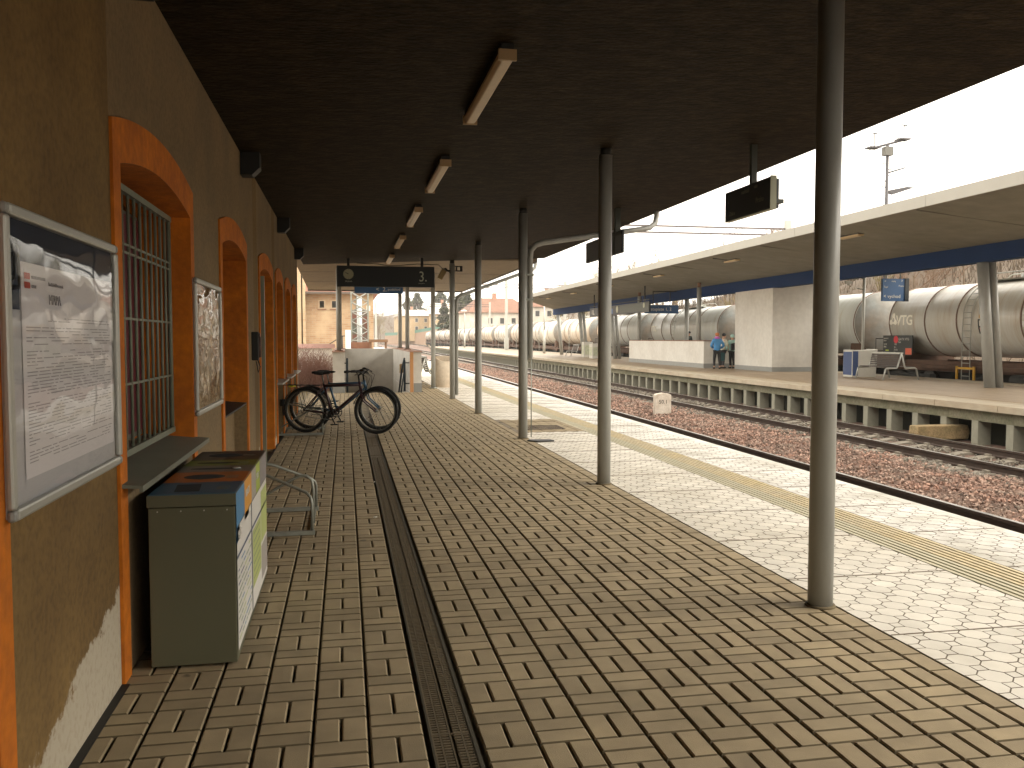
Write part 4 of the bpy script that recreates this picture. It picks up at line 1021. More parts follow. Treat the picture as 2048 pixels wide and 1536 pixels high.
th = thing('camera_pole', 'thin pale pole with surveillance cameras left of the square blue sign', 'camera pole', T(19.6, 30.8, P2), RT)
b = MB(); b.cyl((0, 0, 0), (0, 0, 4.0), .055, seg=12); b.build('pole', mat('pole_pale', (.42, .42, .38), .5), th)
b = MB(); b.tube([(0, 0, 3.7), (-.35, 0, 3.85), (-.6, 0, 3.8)], .02, 6); b.tube([(0, 0, 3.3), (-.3, 0, 3.35)], .02, 6); b.tube([(-.62, 0, 3.8), (-.62, 0, 3.6)], .015, 6); b.build('bracket', galv, th)
for q in ((-.66, 3.52), (-.42, 3.70)):
    b = MB(); b.box(q[0] - .13, q[0] + .13, -.06, .06, q[1], q[1] + .11); b.ball((q[0], 0, q[1]), .07, 10); b.build('camera', mat('camera_white', (.5, .48, .42), .5), th)
bench('double slatted bench in front of the tank wagon data board on the island', T2(18.1, 27.0), R(90) + RT, 'slatted platform benches', True).scale = (1, 1, 1)
th = thing('litter_bin', 'pale litter bin with a blue side panel left of the double bench', 'litter bin', T2(18.15, 28.75), RT)
b = MB(); b.prism([(-.45, 0), (.5, 0), (.56, 1.02), (.35, .98), (-.30, .98), (-.45, 1.0)], -.3, .3, 'y'); b.build('shell', mat('bin_pale', (.52, .50, .44), .7, var=.1, scale=3), th, bevel=.02)
b = MB(); b.box(-.456, -.451, -.27, .27, .08, .92); b.box(-.43, -.22, -.306, -.301, .06, .94); b.build('side_panel', mat('panel_blue', (.03, .06, .16), .5), th)
bench('small bench with a white seat beside the square white bins far along the island', T2(17.4, 66.5), R(90) + RT, 'slatted platform benches', False)
for (u, v, lab, hh, ww) in ((17.2, 62.5, 'narrow cream litter bin far along the island platform', 1.15, .35), (16.8, 58.6, 'wide cream bin with a printed panel far along the island platform', 1.05, .42)):
    th = thing('litter_bin', lab, 'litter bin', T2(u, v), RT); b = MB(); b.box(-ww, ww, -ww, ww, 0, hh); b.build('shell', mat('bin_pale', (0, 0, 0)), th, bevel=.02)
    b = MB(); b.box(-ww - .006, -ww, -ww + .06, ww - .06, .2, hh - .25); b.box(-ww + .06, ww - .06, -ww - .006, -ww, .2, hh - .25); b.build('panel', mat('panel_print', (.50, .50, .34), .6, c2=(.3, .33, .25), scale=8), th)
def lamp_post(lab, u, v, h, head):
    th = thing('lamp_post', lab, 'lamp post', T2(u, v), RT, 'pale lamp posts on the far end of the island')
    b = MB(); b.cyl((0, 0, 0), (0, 0, 2.2), .13, seg=12); b.cyl((0, 0, 2.2), (0, 0, h), .07, seg=10); b.build('post', mat('pole_pale', (0, 0, 0)), th)
    if head: b = MB(); b.ball((-.1, 0, h + .05), .42, 12, sz=.4); b.build('lamp_head', mat('head_white', (.75, .73, .68), .4), th)
    return th
lamp_post('lamp post with a white round head far along the island', 17.0, 133, 5.6, True)
lamp_post('thin pale post just beyond the end of the island canopy', 17.8, 80, 4.6, False)
# catenary gantries
for i, (v, lab, z) in enumerate(((49, 'nearest overhead line gantry, two thin beams crossing above the island canopy', 7.75), (105, 'second overhead line gantry with a mast on the island platform', 7.7), (165, 'distant overhead line gantry crossing the tracks beyond the island', 7.6), (235, 'farthest overhead line gantry low over the tracks', 7.6))):
    th = thing('catenary_gantry', lab, 'gantry', T(0, v, 0), RT, 'overhead line gantries'); b = MB()
    u0, u1 = (2.0, 26) if i else (3.2, 26)
    for dz in (0, .38): b.box(u0, u1, -.04, .04, z + dz - .05, z + dz + .05)
    k = u0
    while k < u1 - .5: b.tube([(k, 0, z), (k + .6, 0, z + .38)], .012, 4); k += 1.9
    b.build('beam', mat('gantry_red_grey', (.11, .085, .08), .6), th)
    for u in (((18.6,) if i == 1 else (4.3,) if i > 1 else ()) + (26,)):
        b = MB(); b.box(u - .16, u + .16, -.16, .16, -.9, z + .9); b.box(u - .25, u + .25, -.25, .25, -.9, 1.6); b.build('mast', mat('pole_pale', (0, 0, 0)), th)
    b = MB()
    for u in (6.7, 11.35, 21.9): b.tube([(u - .9, 0, z), (u, 0, z - .9)], .02, 4); b.tube([(u, 0, z), (u, 0, z - .9)], .025, 4)
    b.build('insulator_arm', mat('arm_grey', (.2, .2, .2), .5), th)
for u in (6.7, 11.35):
    b = MB(); pts = []; spans = (49, 105, 165, 235, 320)
    for a, c in zip(spans, spans[1:]):
        for k in range(9): s_ = k / 8; pts.append((0, a + (c - a) * s_, 6.85 - .9 * 4 * s_ * (1 - s_) * .55))
    b.tube(pts, .012, 4); b.tube([(0, 49, 5.35), (0, 320, 5.35)], .012, 4)
    th = b.build('contact_wire', mat('wire_dark', (.08, .08, .08), .5), loc=T(u, 0, 0), rotz=RT); tag(th, 'overhead wires above the %s' % ('track by the station' if u < 8 else 'track by the island platform'), 'wire')

# lighting tower
th = thing('lighting_mast', 'slim grey mast with two top platforms rising behind the island canopy', 'mast', T(50, 75.2, 3.2), RT)
b = MB(); b.cyl((0, 0, 0), (0, 0, 16.6), .20, .14, seg=10); b.build('shaft', mat('mast_grey', (.055, .05, .055), .6), th)
b = MB(); b.box(-.42, .42, -.3, .3, 15.6, 16.4); b.build('head_box', mat('mast_box', (.11, .105, .09), .6), th)
b = MB(); z = 16.7; b.tube([(-1.9, 0, 16.15), (1.9, 0, 17.2)], .12, 6)
for x, z in ((-1.55, 16.25), (1.55, 17.15)):
    b.box(x - .55, x + .55, -.5, .5, z - .05, z + .08)
    for dx in (-.5, .15): b.tube([(x + dx, 0, z), (x + dx, 0, z + 1.35)], .05, 5)
    b.tube([(x - .1, 0, z + 1.4), (x + .45, 0, z + 1.35)], .07, 5)
b.build('top_platform', M['mast_grey'], th)
b = MB(); rr = random.Random(3); z = .5
while z < 15.2:
    s_ = 1 if rr.random() < .6 else -1; l_ = rr.uniform(.3, .8); b.tube([(0, 0, z), (s_ * l_, rr.uniform(-.2, .2), z + .12)], .045, 5); z += .55
b.prism([(.2, 12.05), (.6, 11.95), (2.9, 12.7), (2.1, 12.75), (.2, 12.35)], -.1, .1, 'y'); b.tube([(.1, 0, 14.0), (1.9, 0, 14.55)], .08, 5)
build_split(b, 'arm', M['mast_grey'], th)
# ---------------------------------------------------------------- people
def skinmesh(name, verts, edges, radii, m, parent, sub=2, root=0):
    me = bpy.data.meshes.new('sk'); me.from_pydata(verts, edges, []); o = bpy.data.objects.new('sk', me); col.objects.link(o)
    md = o.modifiers.new('s', 'SKIN'); md.use_smooth_shade = True
    for i, v in enumerate(me.skin_vertices[0].data):
        r = radii[i]; v.radius = (r, r) if isinstance(r, (int, float)) else r; v.use_root = (i == root)
    sd_ = o.modifiers.new('u', 'SUBSURF'); sd_.levels = sub; sd_.render_levels = sub
    dg = bpy.context.evaluated_depsgraph_get(); nm = bpy.data.meshes.new_from_object(o.evaluated_get(dg))
    bpy.data.objects.remove(o); nm.name = name; nm.materials.clear(); nm.materials.append(m)
    for p in nm.polygons: p.use_smooth = True
    r = bpy.data.objects.new(name, nm); col.objects.link(r); r.parent = parent; return r
skin = mat('skin', (.52, .30, .20), .6)
def person(lab, loc, rotz, H, jacket, trousers, hat, hatkind='beanie', hood=None, armL=None, armR=None, lean=0, stance=.10, jl=.47):
    """local -y is forward; heights as fractions of H"""
    th = thing('person', lab, 'person', loc, rotz); h = H
    hip, kn, an, sh, nk, hd = .52 * h, .28 * h, .045 * h, .81 * h, .85 * h, .93 * h
    L_ = lambda z: -lean * max(0, z - hip)
    V = [(0, L_(hip), hip), (0, L_(.62 * h), .62 * h), (0, L_(.74 * h), .74 * h), (0, L_(nk), nk), (0, L_(hd) - .01, .90 * h), (0, L_(hd) - .012, .945 * h)]
    E_ = [(0, 1), (1, 2), (2, 3), (3, 4), (4, 5)]; Rr = [(.13, .10), (.12, .09), (.15, .10), .052, (.072, .085), (.078, .09)]
    def add(p, q, r): V.append(p); E_.append((q, len(V) - 1)); Rr.append(r); return len(V) - 1
    legs = []
    for s_ in (-1, 1):
        st = stance * s_
        a = add((s_ * .085, L_(hip), hip - .06), 0, .085); k = add((st * .9, -.02, kn), a, .058); n_ = add((st, .02, an + .02), k, .038); f = add((st, -.13, .03), n_, .03); legs.append((a, k, n_, f))
    arms = []
    for s_, pose in ((-1, armL), (1, armR)):
        sp_ = add((s_ * .17, L_(sh), sh - .02), 2, .055)
        el, wr = pose or ((s_ * .25, .02, .63 * h), (s_ * .24, -.06, .49 * h))
        e = add((el[0], el[1] + L_(el[2]), el[2]), sp_, .042); w_ = add((wr[0], wr[1] + L_(wr[2]), wr[2]), e, .028)
        d = Vector(wr) - Vector(el); d.normalize(); hd_ = Vector(V[w_]) + d * .07; pm_ = add(tuple(hd_), w_, .034)
        for q in range(4):
            o_ = Vector((.012 * (q - 1.5), .006 * (q - 1.5), 0)); add(tuple(hd_ + d * (.075 - .012 * abs(q - 1.4)) + o_ * 1.3), pm_, .009)
        add(tuple(hd_ + d * .02 + Vector((-s_ * .03, -.03, 0))), pm_, .011); arms.append((sp_, e, w_))
    body = skinmesh('body', V, E_, Rr, skin, th, 2)
    fc = MB(); fy = V[5][1] - .088
    fc.ball((0, fy - .006, .922 * h), .016, 8); 
    for s_ in (-1, 1): fc.ball((s_ * .03, fy + .006, .938 * h), .009, 8); fc.ball((s_ * .078, fy + .09, .93 * h), .022, 8, sx=.5)
    fc.build('face_features', skin, th)
    G = lambda ids: [V[i] for i in ids]
    # trousers
    tv = [V[0]]; te = []; tr = [(.145, .115)]
    for (a, k, n_, f) in legs:
        i0 = len(tv); tv += [V[a], V[k], (V[n_][0], V[n_][1], V[n_][2] + .03)]; te += [(0, i0), (i0, i0 + 1), (i0 + 1, i0 + 2)]; tr += [.098, .07, .052]
    skinmesh('trousers', tv, te, tr, trousers, th, 2)
    # shoes
    b = MB()
    for (a, k, n_, f) in legs: b.ball((V[n_][0], V[n_][1] - .055, .045), .06, 10, sx=.85, sy=2.1, sz=.78)
    b.build('shoes', black, th)
    # jacket with sleeves
    z0 = jl * h
    jv = [(0, L_(hip), z0), (0, V[1][1], .60 * h), (0, V[2][1], .74 * h), (0, V[3][1], .84 * h)]; je = [(0, 1), (1, 2), (2, 3)]; jr = [(.185, .15), (.165, .135), (.185, .14), (.09, .09)]
    for (a, e, w_) in arms:
        i0 = len(jv); jv += [V[a], V[e], V[w_]]; je += [(2, i0), (i0, i0 + 1), (i0 + 1, i0 + 2)]; jr += [.083, .068, .052]
    skinmesh('jacket', jv, je, jr, jacket, th, 2)
    # headgear, hair
    hy = V[5][1]
    b = MB(); b.ball((0, hy + .012, .955 * h), .098, 16, sz=.92)
    if hatkind == 'cap': b.prism([(-.075, hy - .07), (-.05, hy - .18), (.05, hy - .18), (.075, hy - .07)], .952 * h, .96 * h, 'z')
    b.build('hat', hat, th, bevel=0)
    if hood: b = MB(); b.ball((0, hy + .02, .858 * h), .125, 14, sz=.62); b.build('scarf', hood, th)
    return th
jb = mat('jacket_blue', (.06, .24, .50), .7, var=.15, scale=6); dk = mat('cloth_black', (.012, .012, .014), .8)
person('person in a bright blue jacket and orange beanie, seen from behind, talking on the island', T2(16.45, 37.4), R(170), 1.66, jb, dk, mat('hat_orange', (.45, .16, .06), .8), hood=mat('hood_pink', (.42, .10, .38), .8),
       armL=((-.30, .05, 1.08), (-.20, -.14, .95)), armR=((.27, -.02, 1.05), (.14, -.2, .98)), stance=.13)
person('person in a cream jacket and black hat, leaning to the blue-jacketed person', T2(16.98, 38.0), R(100), 1.64, mat('jacket_cream', (.60, .58, .46), .8), mat('trousers_grey', (.05, .05, .055), .8), mat('hat_black', (.012, .012, .014), .8),
       armL=((-.22, -.1, 1.05), (-.08, -.30, 1.0)), armR=((.22, -.1, 1.02), (.1, -.28, .92)), lean=.12, stance=.09)
person('person in a pale mint raincoat with grey skirt, back turned, right of the trio', T2(17.42, 37.9), R(190), 1.58, mat('coat_mint', (.40, .60, .53), .8), dk, mat('hood_mint', (.42, .62, .55), .8),
       armL=((-.26, -.05, 1.0), (-.16, -.2, .9)), armR=((.3, .0, 1.0), (.26, -.1, .82)), jl=.45)
b = MB(); b.prism([(-.05, .0), (.17, .0), (.19, .26), (.14, .36), (-.06, .30)], -.07, .07, 'y'); o = b.build('handbag', mat('bag_black', (.015, .015, .018), .6), loc=T2(17.30, 37.66, .85 + P2), rotz=RT, bevel=.03); tag(o, 'dark shoulder bag carried by the person in the mint raincoat', 'bag')
b = MB(); b.prism([(-.14, 0), (.12, 0), (.14, .38), (-.12, .40)], -.06, .06, 'y'); o = b.build('carrier_bag', mat('bag_teal', (.02, .085, .095), .7), loc=T2(16.83, 37.75, .36 + P2), rotz=RT, bevel=.02); tag(o, 'dark teal carrier bag held between the blue and cream jackets', 'bag')
person('person in a dark jacket and peaked cap behind the cream parapet', T2(19.6, 48.6), R(-75), 1.84, mat('jacket_dark_green', (.02, .028, .025), .8), dk, mat('cap_black', (.015, .015, .02), .8), 'cap')
person('person in a dark coat standing at the white block, mostly hidden by the nearest column', T2(19.0, 33.0), R(200), 1.75, mat('coat_dark', (.035, .035, .035), .8), dk, mat('hat_dark', (.03, .025, .02), .8))

# ---------------------------------------------------------------- tank wagons
def tank_mat(name, base, dirt, rustc, amt):
    m = bpy.data.materials.new(name); m.use_nodes = True; t = m.node_tree; b_ = t.nodes['Principled BSDF']; b_.inputs['Roughness'].default_value = .30; M[name] = m
    tc = t.nodes.new('ShaderNodeTexCoord'); mp = t.nodes.new('ShaderNodeMapping'); mp.inputs['Scale'].default_value = (.25, 2.4, .25); t.links.new(tc.outputs['Object'], mp.inputs[0])
    n = t.nodes.new('ShaderNodeTexNoise'); n.inputs['Scale'].default_value = 2.2; n.inputs['Detail'].default_value = 7; n.inputs['Roughness'].default_value = .65; t.links.new(mp.outputs[0], n.inputs['Vector'])
    oi = t.nodes.new('ShaderNodeObjectInfo'); va = t.nodes.new('ShaderNodeVectorMath'); va.operation = 'ADD'
    t.links.new(tc.outputs['Object'], va.inputs[0]); t.links.new(oi.outputs['Location'], va.inputs[1]); t.links.new(va.outputs[0], mp.inputs[0])
    r = t.nodes.new('ShaderNodeValToRGB'); cr = r.color_ramp; cr.elements[0].position = .30; cr.elements[0].color = base + (1,)
    cr.elements[1].position = .50 + amt; cr.elements[1].color = dirt + (1,); e = cr.elements.new(.66 + amt); e.color = rustc + (1,)
    t.links.new(n.outputs['Fac'], r.inputs['Fac']); t.links.new(r.outputs[0], b_.inputs['Base Color']); return m
tmA = tank_mat('tank_pale_grey', (.60, .60, .555), (.52, .48, .40), (.38, .25, .15), .09)
tmB = tank_mat('tank_grey', (.60, .63, .62), (.53, .54, .50), (.42, .30, .21), .14)
tmC = tank_mat('tank_brownish', (.72, .70, .64), (.52, .44, .34), (.33, .22, .14), .03)
band = mat('tank_band', (.23, .15, .11), .7, var=.3, scale=5)
under = mat('underframe_rust', (.11, .055, .03), .8, var=.4, scale=3); undb = mat('underframe_black', (.018, .017, .014), .8)
ladder_m = mat('ladder_grey', (.38, .38, .34), .5)
TL_ = 12.1; TR_ = 1.30; TZ = 2.75      # local: origin on the rails at the near (low v) end of the tank, +y along the track
def wagon(lab, tm, v_, letters=None, rd=1.0, stripe=False):
    th = thing('tank_wagon', lab, 'tank wagon', T(21.9, v_, RZ), RT, 'tank wagons standing on the third track')
    b = MB(); prof = [(0, .0), (.02, .35), (.08, .75), (.18, 1.08), (.27, 1.24), (.34, 1.30), (TL_ - .34, 1.30), (TL_ - .27, 1.24), (TL_ - .18, 1.08), (TL_ - .08, .75), (TL_ - .02, .35), (TL_, 0)]
    n = 44; vs = []; fs = []
    for (y, r) in prof:
        for k in range(n): a = 2 * math.pi * k / n; vs.append((r * math.cos(a), y, TZ + r * math.sin(a)))
    for i in range(len(prof) - 1):
        for k in range(n): fs.append((i * n + k, i * n + (k + 1) % n, (i + 1) * n + (k + 1) % n, (i + 1) * n + k))
    b.add(vs, fs, 0, True)
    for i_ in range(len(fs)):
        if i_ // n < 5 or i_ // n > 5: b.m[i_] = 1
    tk = b.build('tank', [tm, mat('tank_end_shaded', (.24, .26, .25), .6, var=.15, scale=.8, c2=(.27, .22, .17))], th)  # end dishes a darker grey, standing in for the shade between neighbouring wagons
    b = MB()
    for y in (.40, 3.3, 4.95, 7.9, 9.6, TL_ - .40): b.ring((0, y, TZ), TR_ + .004, .030, 'y', 48, 5)
    build_split(b, 'band', band, tk)
    b = MB(); b.box(-1.2, 1.2, -.95, TL_ + .95, 1.02, 1.14); b.box(-1.0, -.8, -1.0, TL_ + 1.0, .92, 1.3); b.box(.8, 1.0, -1.0, TL_ + 1.0, .92, 1.3)
    for y in (0.7, TL_ - .7):
        b.prism([(-1.1, 1.14), (1.1, 1.14), (1.0, 1.9), (.6, 1.55), (-.6, 1.55), (-1.0, 1.9)], y - .35, y + .35, 'y')
    b.prism([(-.95, 1.0), (2.6, 1.3), (2.6, 1.1), (-.6, .8)], -1.22, -1.1, 'x'); b.build('underframe', under, th)
    b = MB(); b.box(-.5, .5, 3.4, TL_ - 3.4, .55, 1.0); b.cyl((-1.0, 4.5, .75), (-1.0, 5.5, .75), .2, seg=10); b.cyl((-.95, 6.5, .7), (-.95, 7.3, .7), .16, seg=10); b.box(-.2, .2, 5.4, 5.8, .4, 1.6); b.build('brake_gear', undb, th)
    for y in (1.25, TL_ - 1.25):
        bg_ = MB(); bg_.box(-1.1, -.9, y - 1.35, y + 1.35, .42, .80); bg_.box(.9, 1.1, y - 1.35, y + 1.35, .42, .80); bg_.box(-.9, .9, y - .2, y + .2, .5, .95)
        for dy in (-.9, .9): bg_.box(-1.2, -1.08, y + dy - .16, y + dy + .16, .32, .66); bg_.box(-1.16, -1.1, y + dy - .5, y + dy + .5, .60, .70)
        bo = bg_.build('bogie', undb, th)
        for dy in (-.9, .9):
            w1 = MB(); w1.cyl((-.82, y + dy, .46), (-.70, y + dy, .46), .46, seg=22); w1.cyl((.70, y + dy, .46), (.82, y + dy, .46), .46, seg=22); w1.cyl((-.8, y + dy, .46), (.8, y + dy, .46), .08, seg=8); w1.build('wheelset', mat('wheel_dark', (.03, .026, .02), .6), bo)
    for y, s_ in ((-1.0, -1), (TL_ + 1.0, 1)):
        for x in (-.87, .87): q = MB(); q.cyl((x, y, 1.06), (x, y + s_ * .18, 1.06), .09, seg=10); q.cyl((x, y + s_ * .13, 1.06), (x, y + s_ * .17, 1.06), .22, seg=16); q.build('buffer', undb, th)
    q = MB()
    for x in (-1.05, -.4, .4, 1.05): q.tube([(x, TL_ + .85, 1.14), (x, TL_ + .85, 2.1)], .018, 5)
    for z in (1.6, 2.1): q.tube([(-1.05, TL_ + .85, z), (1.05, TL_ + .85, z)], .018, 5)
    q.build('end_railing', undb, th)
    q = MB(); ym = 7.3
    for dy in (-.2, .2):
        pts = [(-1.36, ym + dy, .5), (-1.36, ym + dy, TZ - .2)]
        for k in range(1, 9): a = math.pi - k * R(10); pts.append((1.36 * math.cos(a), ym + dy, TZ + 1.36 * math.sin(a)))
        q.tube(pts, .018, 5)
    for k in range(11): q.tube([(-1.36, ym - .2, .6 + k * .22), (-1.36, ym + .2, .6 + k * .22)], .013, 5)
    for k in range(1, 8): a = math.pi - k * R(10); q.tube([(1.36 * math.cos(a), ym - .2, TZ + 1.36 * math.sin(a)), (1.36 * math.cos(a), ym + .2, TZ + 1.36 * math.sin(a))], .012, 5)
    q.build('ladder', ladder_m, th)
    q = MB(); ym = 6.1; q.box(-.45, .45, ym - 1.5, ym + 1.5, TZ + 1.31, TZ + 1.35); q.cyl((0, ym, TZ + 1.2), (0, ym, TZ + 1.47), .26, seg=16); q.cyl((0, ym - .7, TZ + 1.2), (0, ym - .7, TZ + 1.43), .12, seg=10)
    for x in (-.45, .45): q.tube([(x, ym - 1.7, TZ + 1.36), (x, ym - 1.3, TZ + 1.55), (x, ym + 1.3, TZ + 1.55), (x, ym + 1.7, TZ + 1.36)], .02, 5)
    q.build('walkway', ladder_m, th)
    q = MB(); q.box(-1.22, -1.19, .0 + TL_ - 1.75 - 0, TL_ + .05, 1.45, 2.25) if rd else None
    return th, tk
def tank_text(parent, txt, size, y, z, m, name='lettering', extra=None):
    # lettering wrapped on the shell, facing the platforms (-x); text runs towards -y
    b = MB(); vs, fs = text_mesh(txt, size); out = []
    for (px, pz, pd) in vs:
        zz = z + pz; a = (zz - TZ) / TR_; rr_ = TR_ + (.012 if pd > 0 else .004); out.append((-rr_ * math.cos(a), y - px, TZ + rr_ * math.sin(a)))
    b.add(out, fs, 0)
    if extra: extra(b)
    return b.build(name, m, parent)
def wrapq(b, y0, y1, z0, z1, m, off=.006):
    n = 5
    for i in range(n):
        za, zb = z0 + (z1 - z0) * i / n, z0 + (z1 - z0) * (i + 1) / n
        P_ = lambda zz: (-(TR_ + off) * math.cos((zz - TZ) / TR_), TZ + (TR_ + off) * math.sin((zz - TZ) / TR_))
        (xa, qa), (xb, qb) = P_(za), P_(zb); b.add([(xa, y1, qa), (xa, y0, qa), (xb, y0, qb), (xb, y1, qb)], [(0, 1, 2, 3)], m)
lw = mat('tank_lettering', (.98, .95, .82), .5)
PITCH = 13.75; B0 = 31.0 - TL_
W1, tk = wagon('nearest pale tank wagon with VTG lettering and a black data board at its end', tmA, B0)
def tri(b):
    y, z = TL_ - .42, 2.64
    def P_(yy, zz, o_=.012): return (-(TR_ + o_) * math.cos((zz - TZ) / TR_), yy, TZ + (TR_ + o_) * math.sin((zz - TZ) / TR_))
    for k in range(3):
        a = math.pi / 2 + k * 2 * math.pi / 3; c_ = (y - .22 + .0 - .16 * math.cos(a), z + .17 + .17 * math.sin(a))
        pts = [(c_[0] + .1 * math.cos(2 * math.pi * q / 10), c_[1] + .1 * math.sin(2 * math.pi * q / 10)) for q in range(10)]
        b.add([P_(*p) for p in pts], [tuple(range(10))])
    o_ = [(y - .22 + .24 * math.cos(a), z + .16 + .26 * math.sin(a)) for a in (R(90), R(210), R(330))]; i_ = [(y - .22 + .13 * math.cos(a), z + .16 + .14 * math.sin(a)) for a in (R(90), R(210), R(330))]
    vs = [P_(*p) for p in o_ + i_]; b.add(vs, [(0, 1, 4, 3), (1, 2, 5, 4), (2, 0, 3, 5)])
BOLD = .022
tank_text(tk, 'VTG', .52, TL_ - .80, 2.62, lw, extra=tri)
q = MB(); q.box(-1.46, -1.43, TL_ - 2.05, TL_ - .25, 1.48, 2.22); q = q.build('data_board', mat('board_black', (.018, .022, .02), .5), W1)
BOLD = 0.0
q2 = MB(); X = -1.463
q2.text('GATX VTG', .13, (X, TL_ - 1.22, 2.03), (0, -1, 0), (0, 0, 1), 0); q2.text('Rail', .10, (X, TL_ - 1.22, 1.93), (0, -1, 0), (0, 0, 1), 0)
for k, (yy, zz, tx) in enumerate(((.28, 2.08, 'LADEGUT'), (.28, 2.00, 'Diesel'), (.30, 1.85, '33 80'), (.30, 1.75, '7846'), (.95, 1.85, '1202'), (.95, 1.74, '30 t'), (.95, 1.64, '23.456'), (.95, 1.54, 'Bop'))):
    q2.text(tx, .085 if k > 1 else .07, (X, TL_ - yy, zz), (0, -1, 0), (0, 0, 1), 0)
n = 8; q2.add([(X, TL_ - 1.06 + .15 * math.cos(2 * math.pi * k / n + .39), 2.06 + .15 * math.sin(2 * math.pi * k / n + .39)) for k in range(n)], [tuple(range(n))], 1)
q2.add([(X, TL_ - 1.65, 1.5), (X, TL_ - 2.02, 1.5), (X, TL_ - 2.02, 1.74), (X, TL_ - 1.65, 1.74)], [(0, 1, 2, 3)], 2)
q2.add([(X, TL_ - .42, 1.62), (X, TL_ - .62, 1.62), (X, TL_ - .62, 1.67), (X, TL_ - .42, 1.67)], [(0, 1, 2, 3)], 3)
q2.build('board_print', [white_p, mat('print_red', (.60, .02, .03), .5), mat('print_orange', (.62, .10, .04), .5), mat('print_yellow', (.5, .6, .05), .5)], q)
q = MB()
for yy in (-.42, .42): q.box(-1.40, -1.34, 7.3 + yy - .03, 7.3 + yy + .03, .15, 1.15)
q.box(-1.40, -1.36, 7.3 - .42, 7.3 + .42, 1.05, 1.12); q.build('yellow_rail', mat('safety_yellow', (.55, .30, .02), .5), W1)
q = MB(); wrapq(q, 2.0, 2.4, 2.75, 2.95, 0, .012); wrapq(q, 6.55, 6.85, 2.25, 2.75, 1, .012); wrapq(q, 6.62, 6.78, 2.52, 2.70, 2, .016); wrapq(q, 6.62, 6.78, 2.30, 2.47, 3, .016); wrapq(q, 6.6, 6.8, 2.78, 2.90, 4, .012); wrapq(q, 2.9, 4.9, 1.75, 3.75, 5, .008)
q.build('hazard_plate', [M['board_black'], M['board_black'], white_p, mat('print_pink', (.55, .3, .28), .5), M['safety_yellow'], mat('tank_white_end', (.72, .71, .68), .4)], tk)
specs = [('pale grey tank wagon with a rust-edged end dish, second from the right', tmB, None), ('light grey tank wagon with pinkish end, third from the right, behind the trio of people', tmB, None), ('grey tank wagon with an ochre lettered patch, fourth from the right', tmB, 'patch'),
         ('tank wagon with dark grey end, fifth from the right', tmC, 'VTG'), ('pale greenish tank wagon, sixth from the right', tmA, None), ('brown stained tank wagon, seventh from the right', tmC, None)]
protos = []
for i, (lab, tm_, ex) in enumerate(specs):
    Wk, tkk = wagon(lab, tm_, B0 + PITCH * (i + 1)); protos.append(Wk)
    if i == 1: tank_text(tkk, 'VTG', .55, TL_ - .4, 2.60, lw)
    if ex == 'VTG': tank_text(tkk, 'VTG', .5, TL_ - .6, 2.6, lw)
    if ex == 'patch':
        q = MB(); wrapq(q, TL_ - 2.4, TL_ - .5, 2.3, 3.1, 0); q.build('lettered_patch', mat('patch_ochre', (.55, .36, .20), .6, c2=(.65, .55, .40), scale=5), tkk)
        tank_text(tkk, 'STOV', .5, TL_ - .6, 2.5, lw)
ords = ['eighth', 'ninth', 'tenth', 'eleventh', 'twelfth', 'thirteenth', 'fourteenth', 'fifteenth', 'sixteenth', 'seventeenth']
for k in range(10):
    c_ = copy_tree(protos[[4, 5, 3][k % 3]]); place(c_, T(21.9, B0 + PITCH * (k + 7), RZ), RT, 'distant tank wagon, %s in the row counted from the right' % ords[k])

# ---------------------------------------------------------------- buildings beyond
brick_m = bpy.data.materials.new('yellow_brick'); brick_m.use_nodes = True; t = brick_m.node_tree; b_ = t.nodes['Principled BSDF']; b_.inputs['Roughness'].default_value = .9
tc = t.nodes.new('ShaderNodeTexCoord'); mp = t.nodes.new('ShaderNodeMapping'); mp.inputs['Rotation'].default_value = (R(90), 0, 0); br = t.nodes.new('ShaderNodeTexBrick')
br.inputs['Scale'].default_value = 1; br.inputs['Brick Width'].default_value = .5; br.inputs['Row Height'].default_value = .16; br.inputs['Mortar Size'].default_value = .018
br.inputs['Color1'].default_value = (.38, .25, .145, 1); br.inputs['Color2'].default_value = (.29, .17, .09, 1); br.inputs['Mortar'].default_value = (.33, .27, .20, 1)
t.links.new(tc.outputs['Object'], mp.inputs[0]); t.links.new(mp.outputs[0], br.inputs['Vector'])
nn = t.nodes.new('ShaderNodeTexNoise'); nn.inputs['Scale'].default_value = .5; nn.inputs['Detail'].default_value = 6; t.links.new(tc.outputs['Object'], nn.inputs['Vector'])
mx_ = t.nodes.new('ShaderNodeMix'); mx_.data_type = 'RGBA'; mx_.inputs['B'].default_value = (.44, .33, .21, 1); mr_ = t.nodes.new('ShaderNodeMapRange'); mr_.inputs['From Min'].default_value = .45; mr_.inputs['From Max'].default_value = .65
t.links.new(nn.outputs['Fac'], mr_.inputs['Value']); t.links.new(mr_.outputs[0], mx_.inputs['Factor']); t.links.new(br.outputs['Color'], mx_.inputs['A']); t.links.new(mx_.outputs['Result'], b_.inputs['Base Color'])
th = thing('brick_building', 'yellow brick railway building with two small windows and a dark eave beyond the stairs', 'building', (0, 70, -.5))
b = MB(); b.box(-3.2, 2.25, 0, 14, 0, 5.7); b.box(-14, -3.2, -1.0, 14, 0, 11); b.prism([(-3.3, 0), (-3.0, 0), (-3.0, 9), (-3.3, 9)], -1.0, -.0, 'y'); b.build('wall', brick_m, th)
b = MB(); b.prism([(-.8, 5.62), (15, 5.62), (7, 8.6)], -3.75, 2.7, 'x'); b.build('roof', mat('roof_red', (.36, .15, .10), .8, var=.2, scale=2), th)
b = MB(); b.box(-3.7, 2.72, -.85, -.75, 5.48, 5.66); b.build('gutter', mat('gutter_dark', (.09, .07, .055), .6), th)
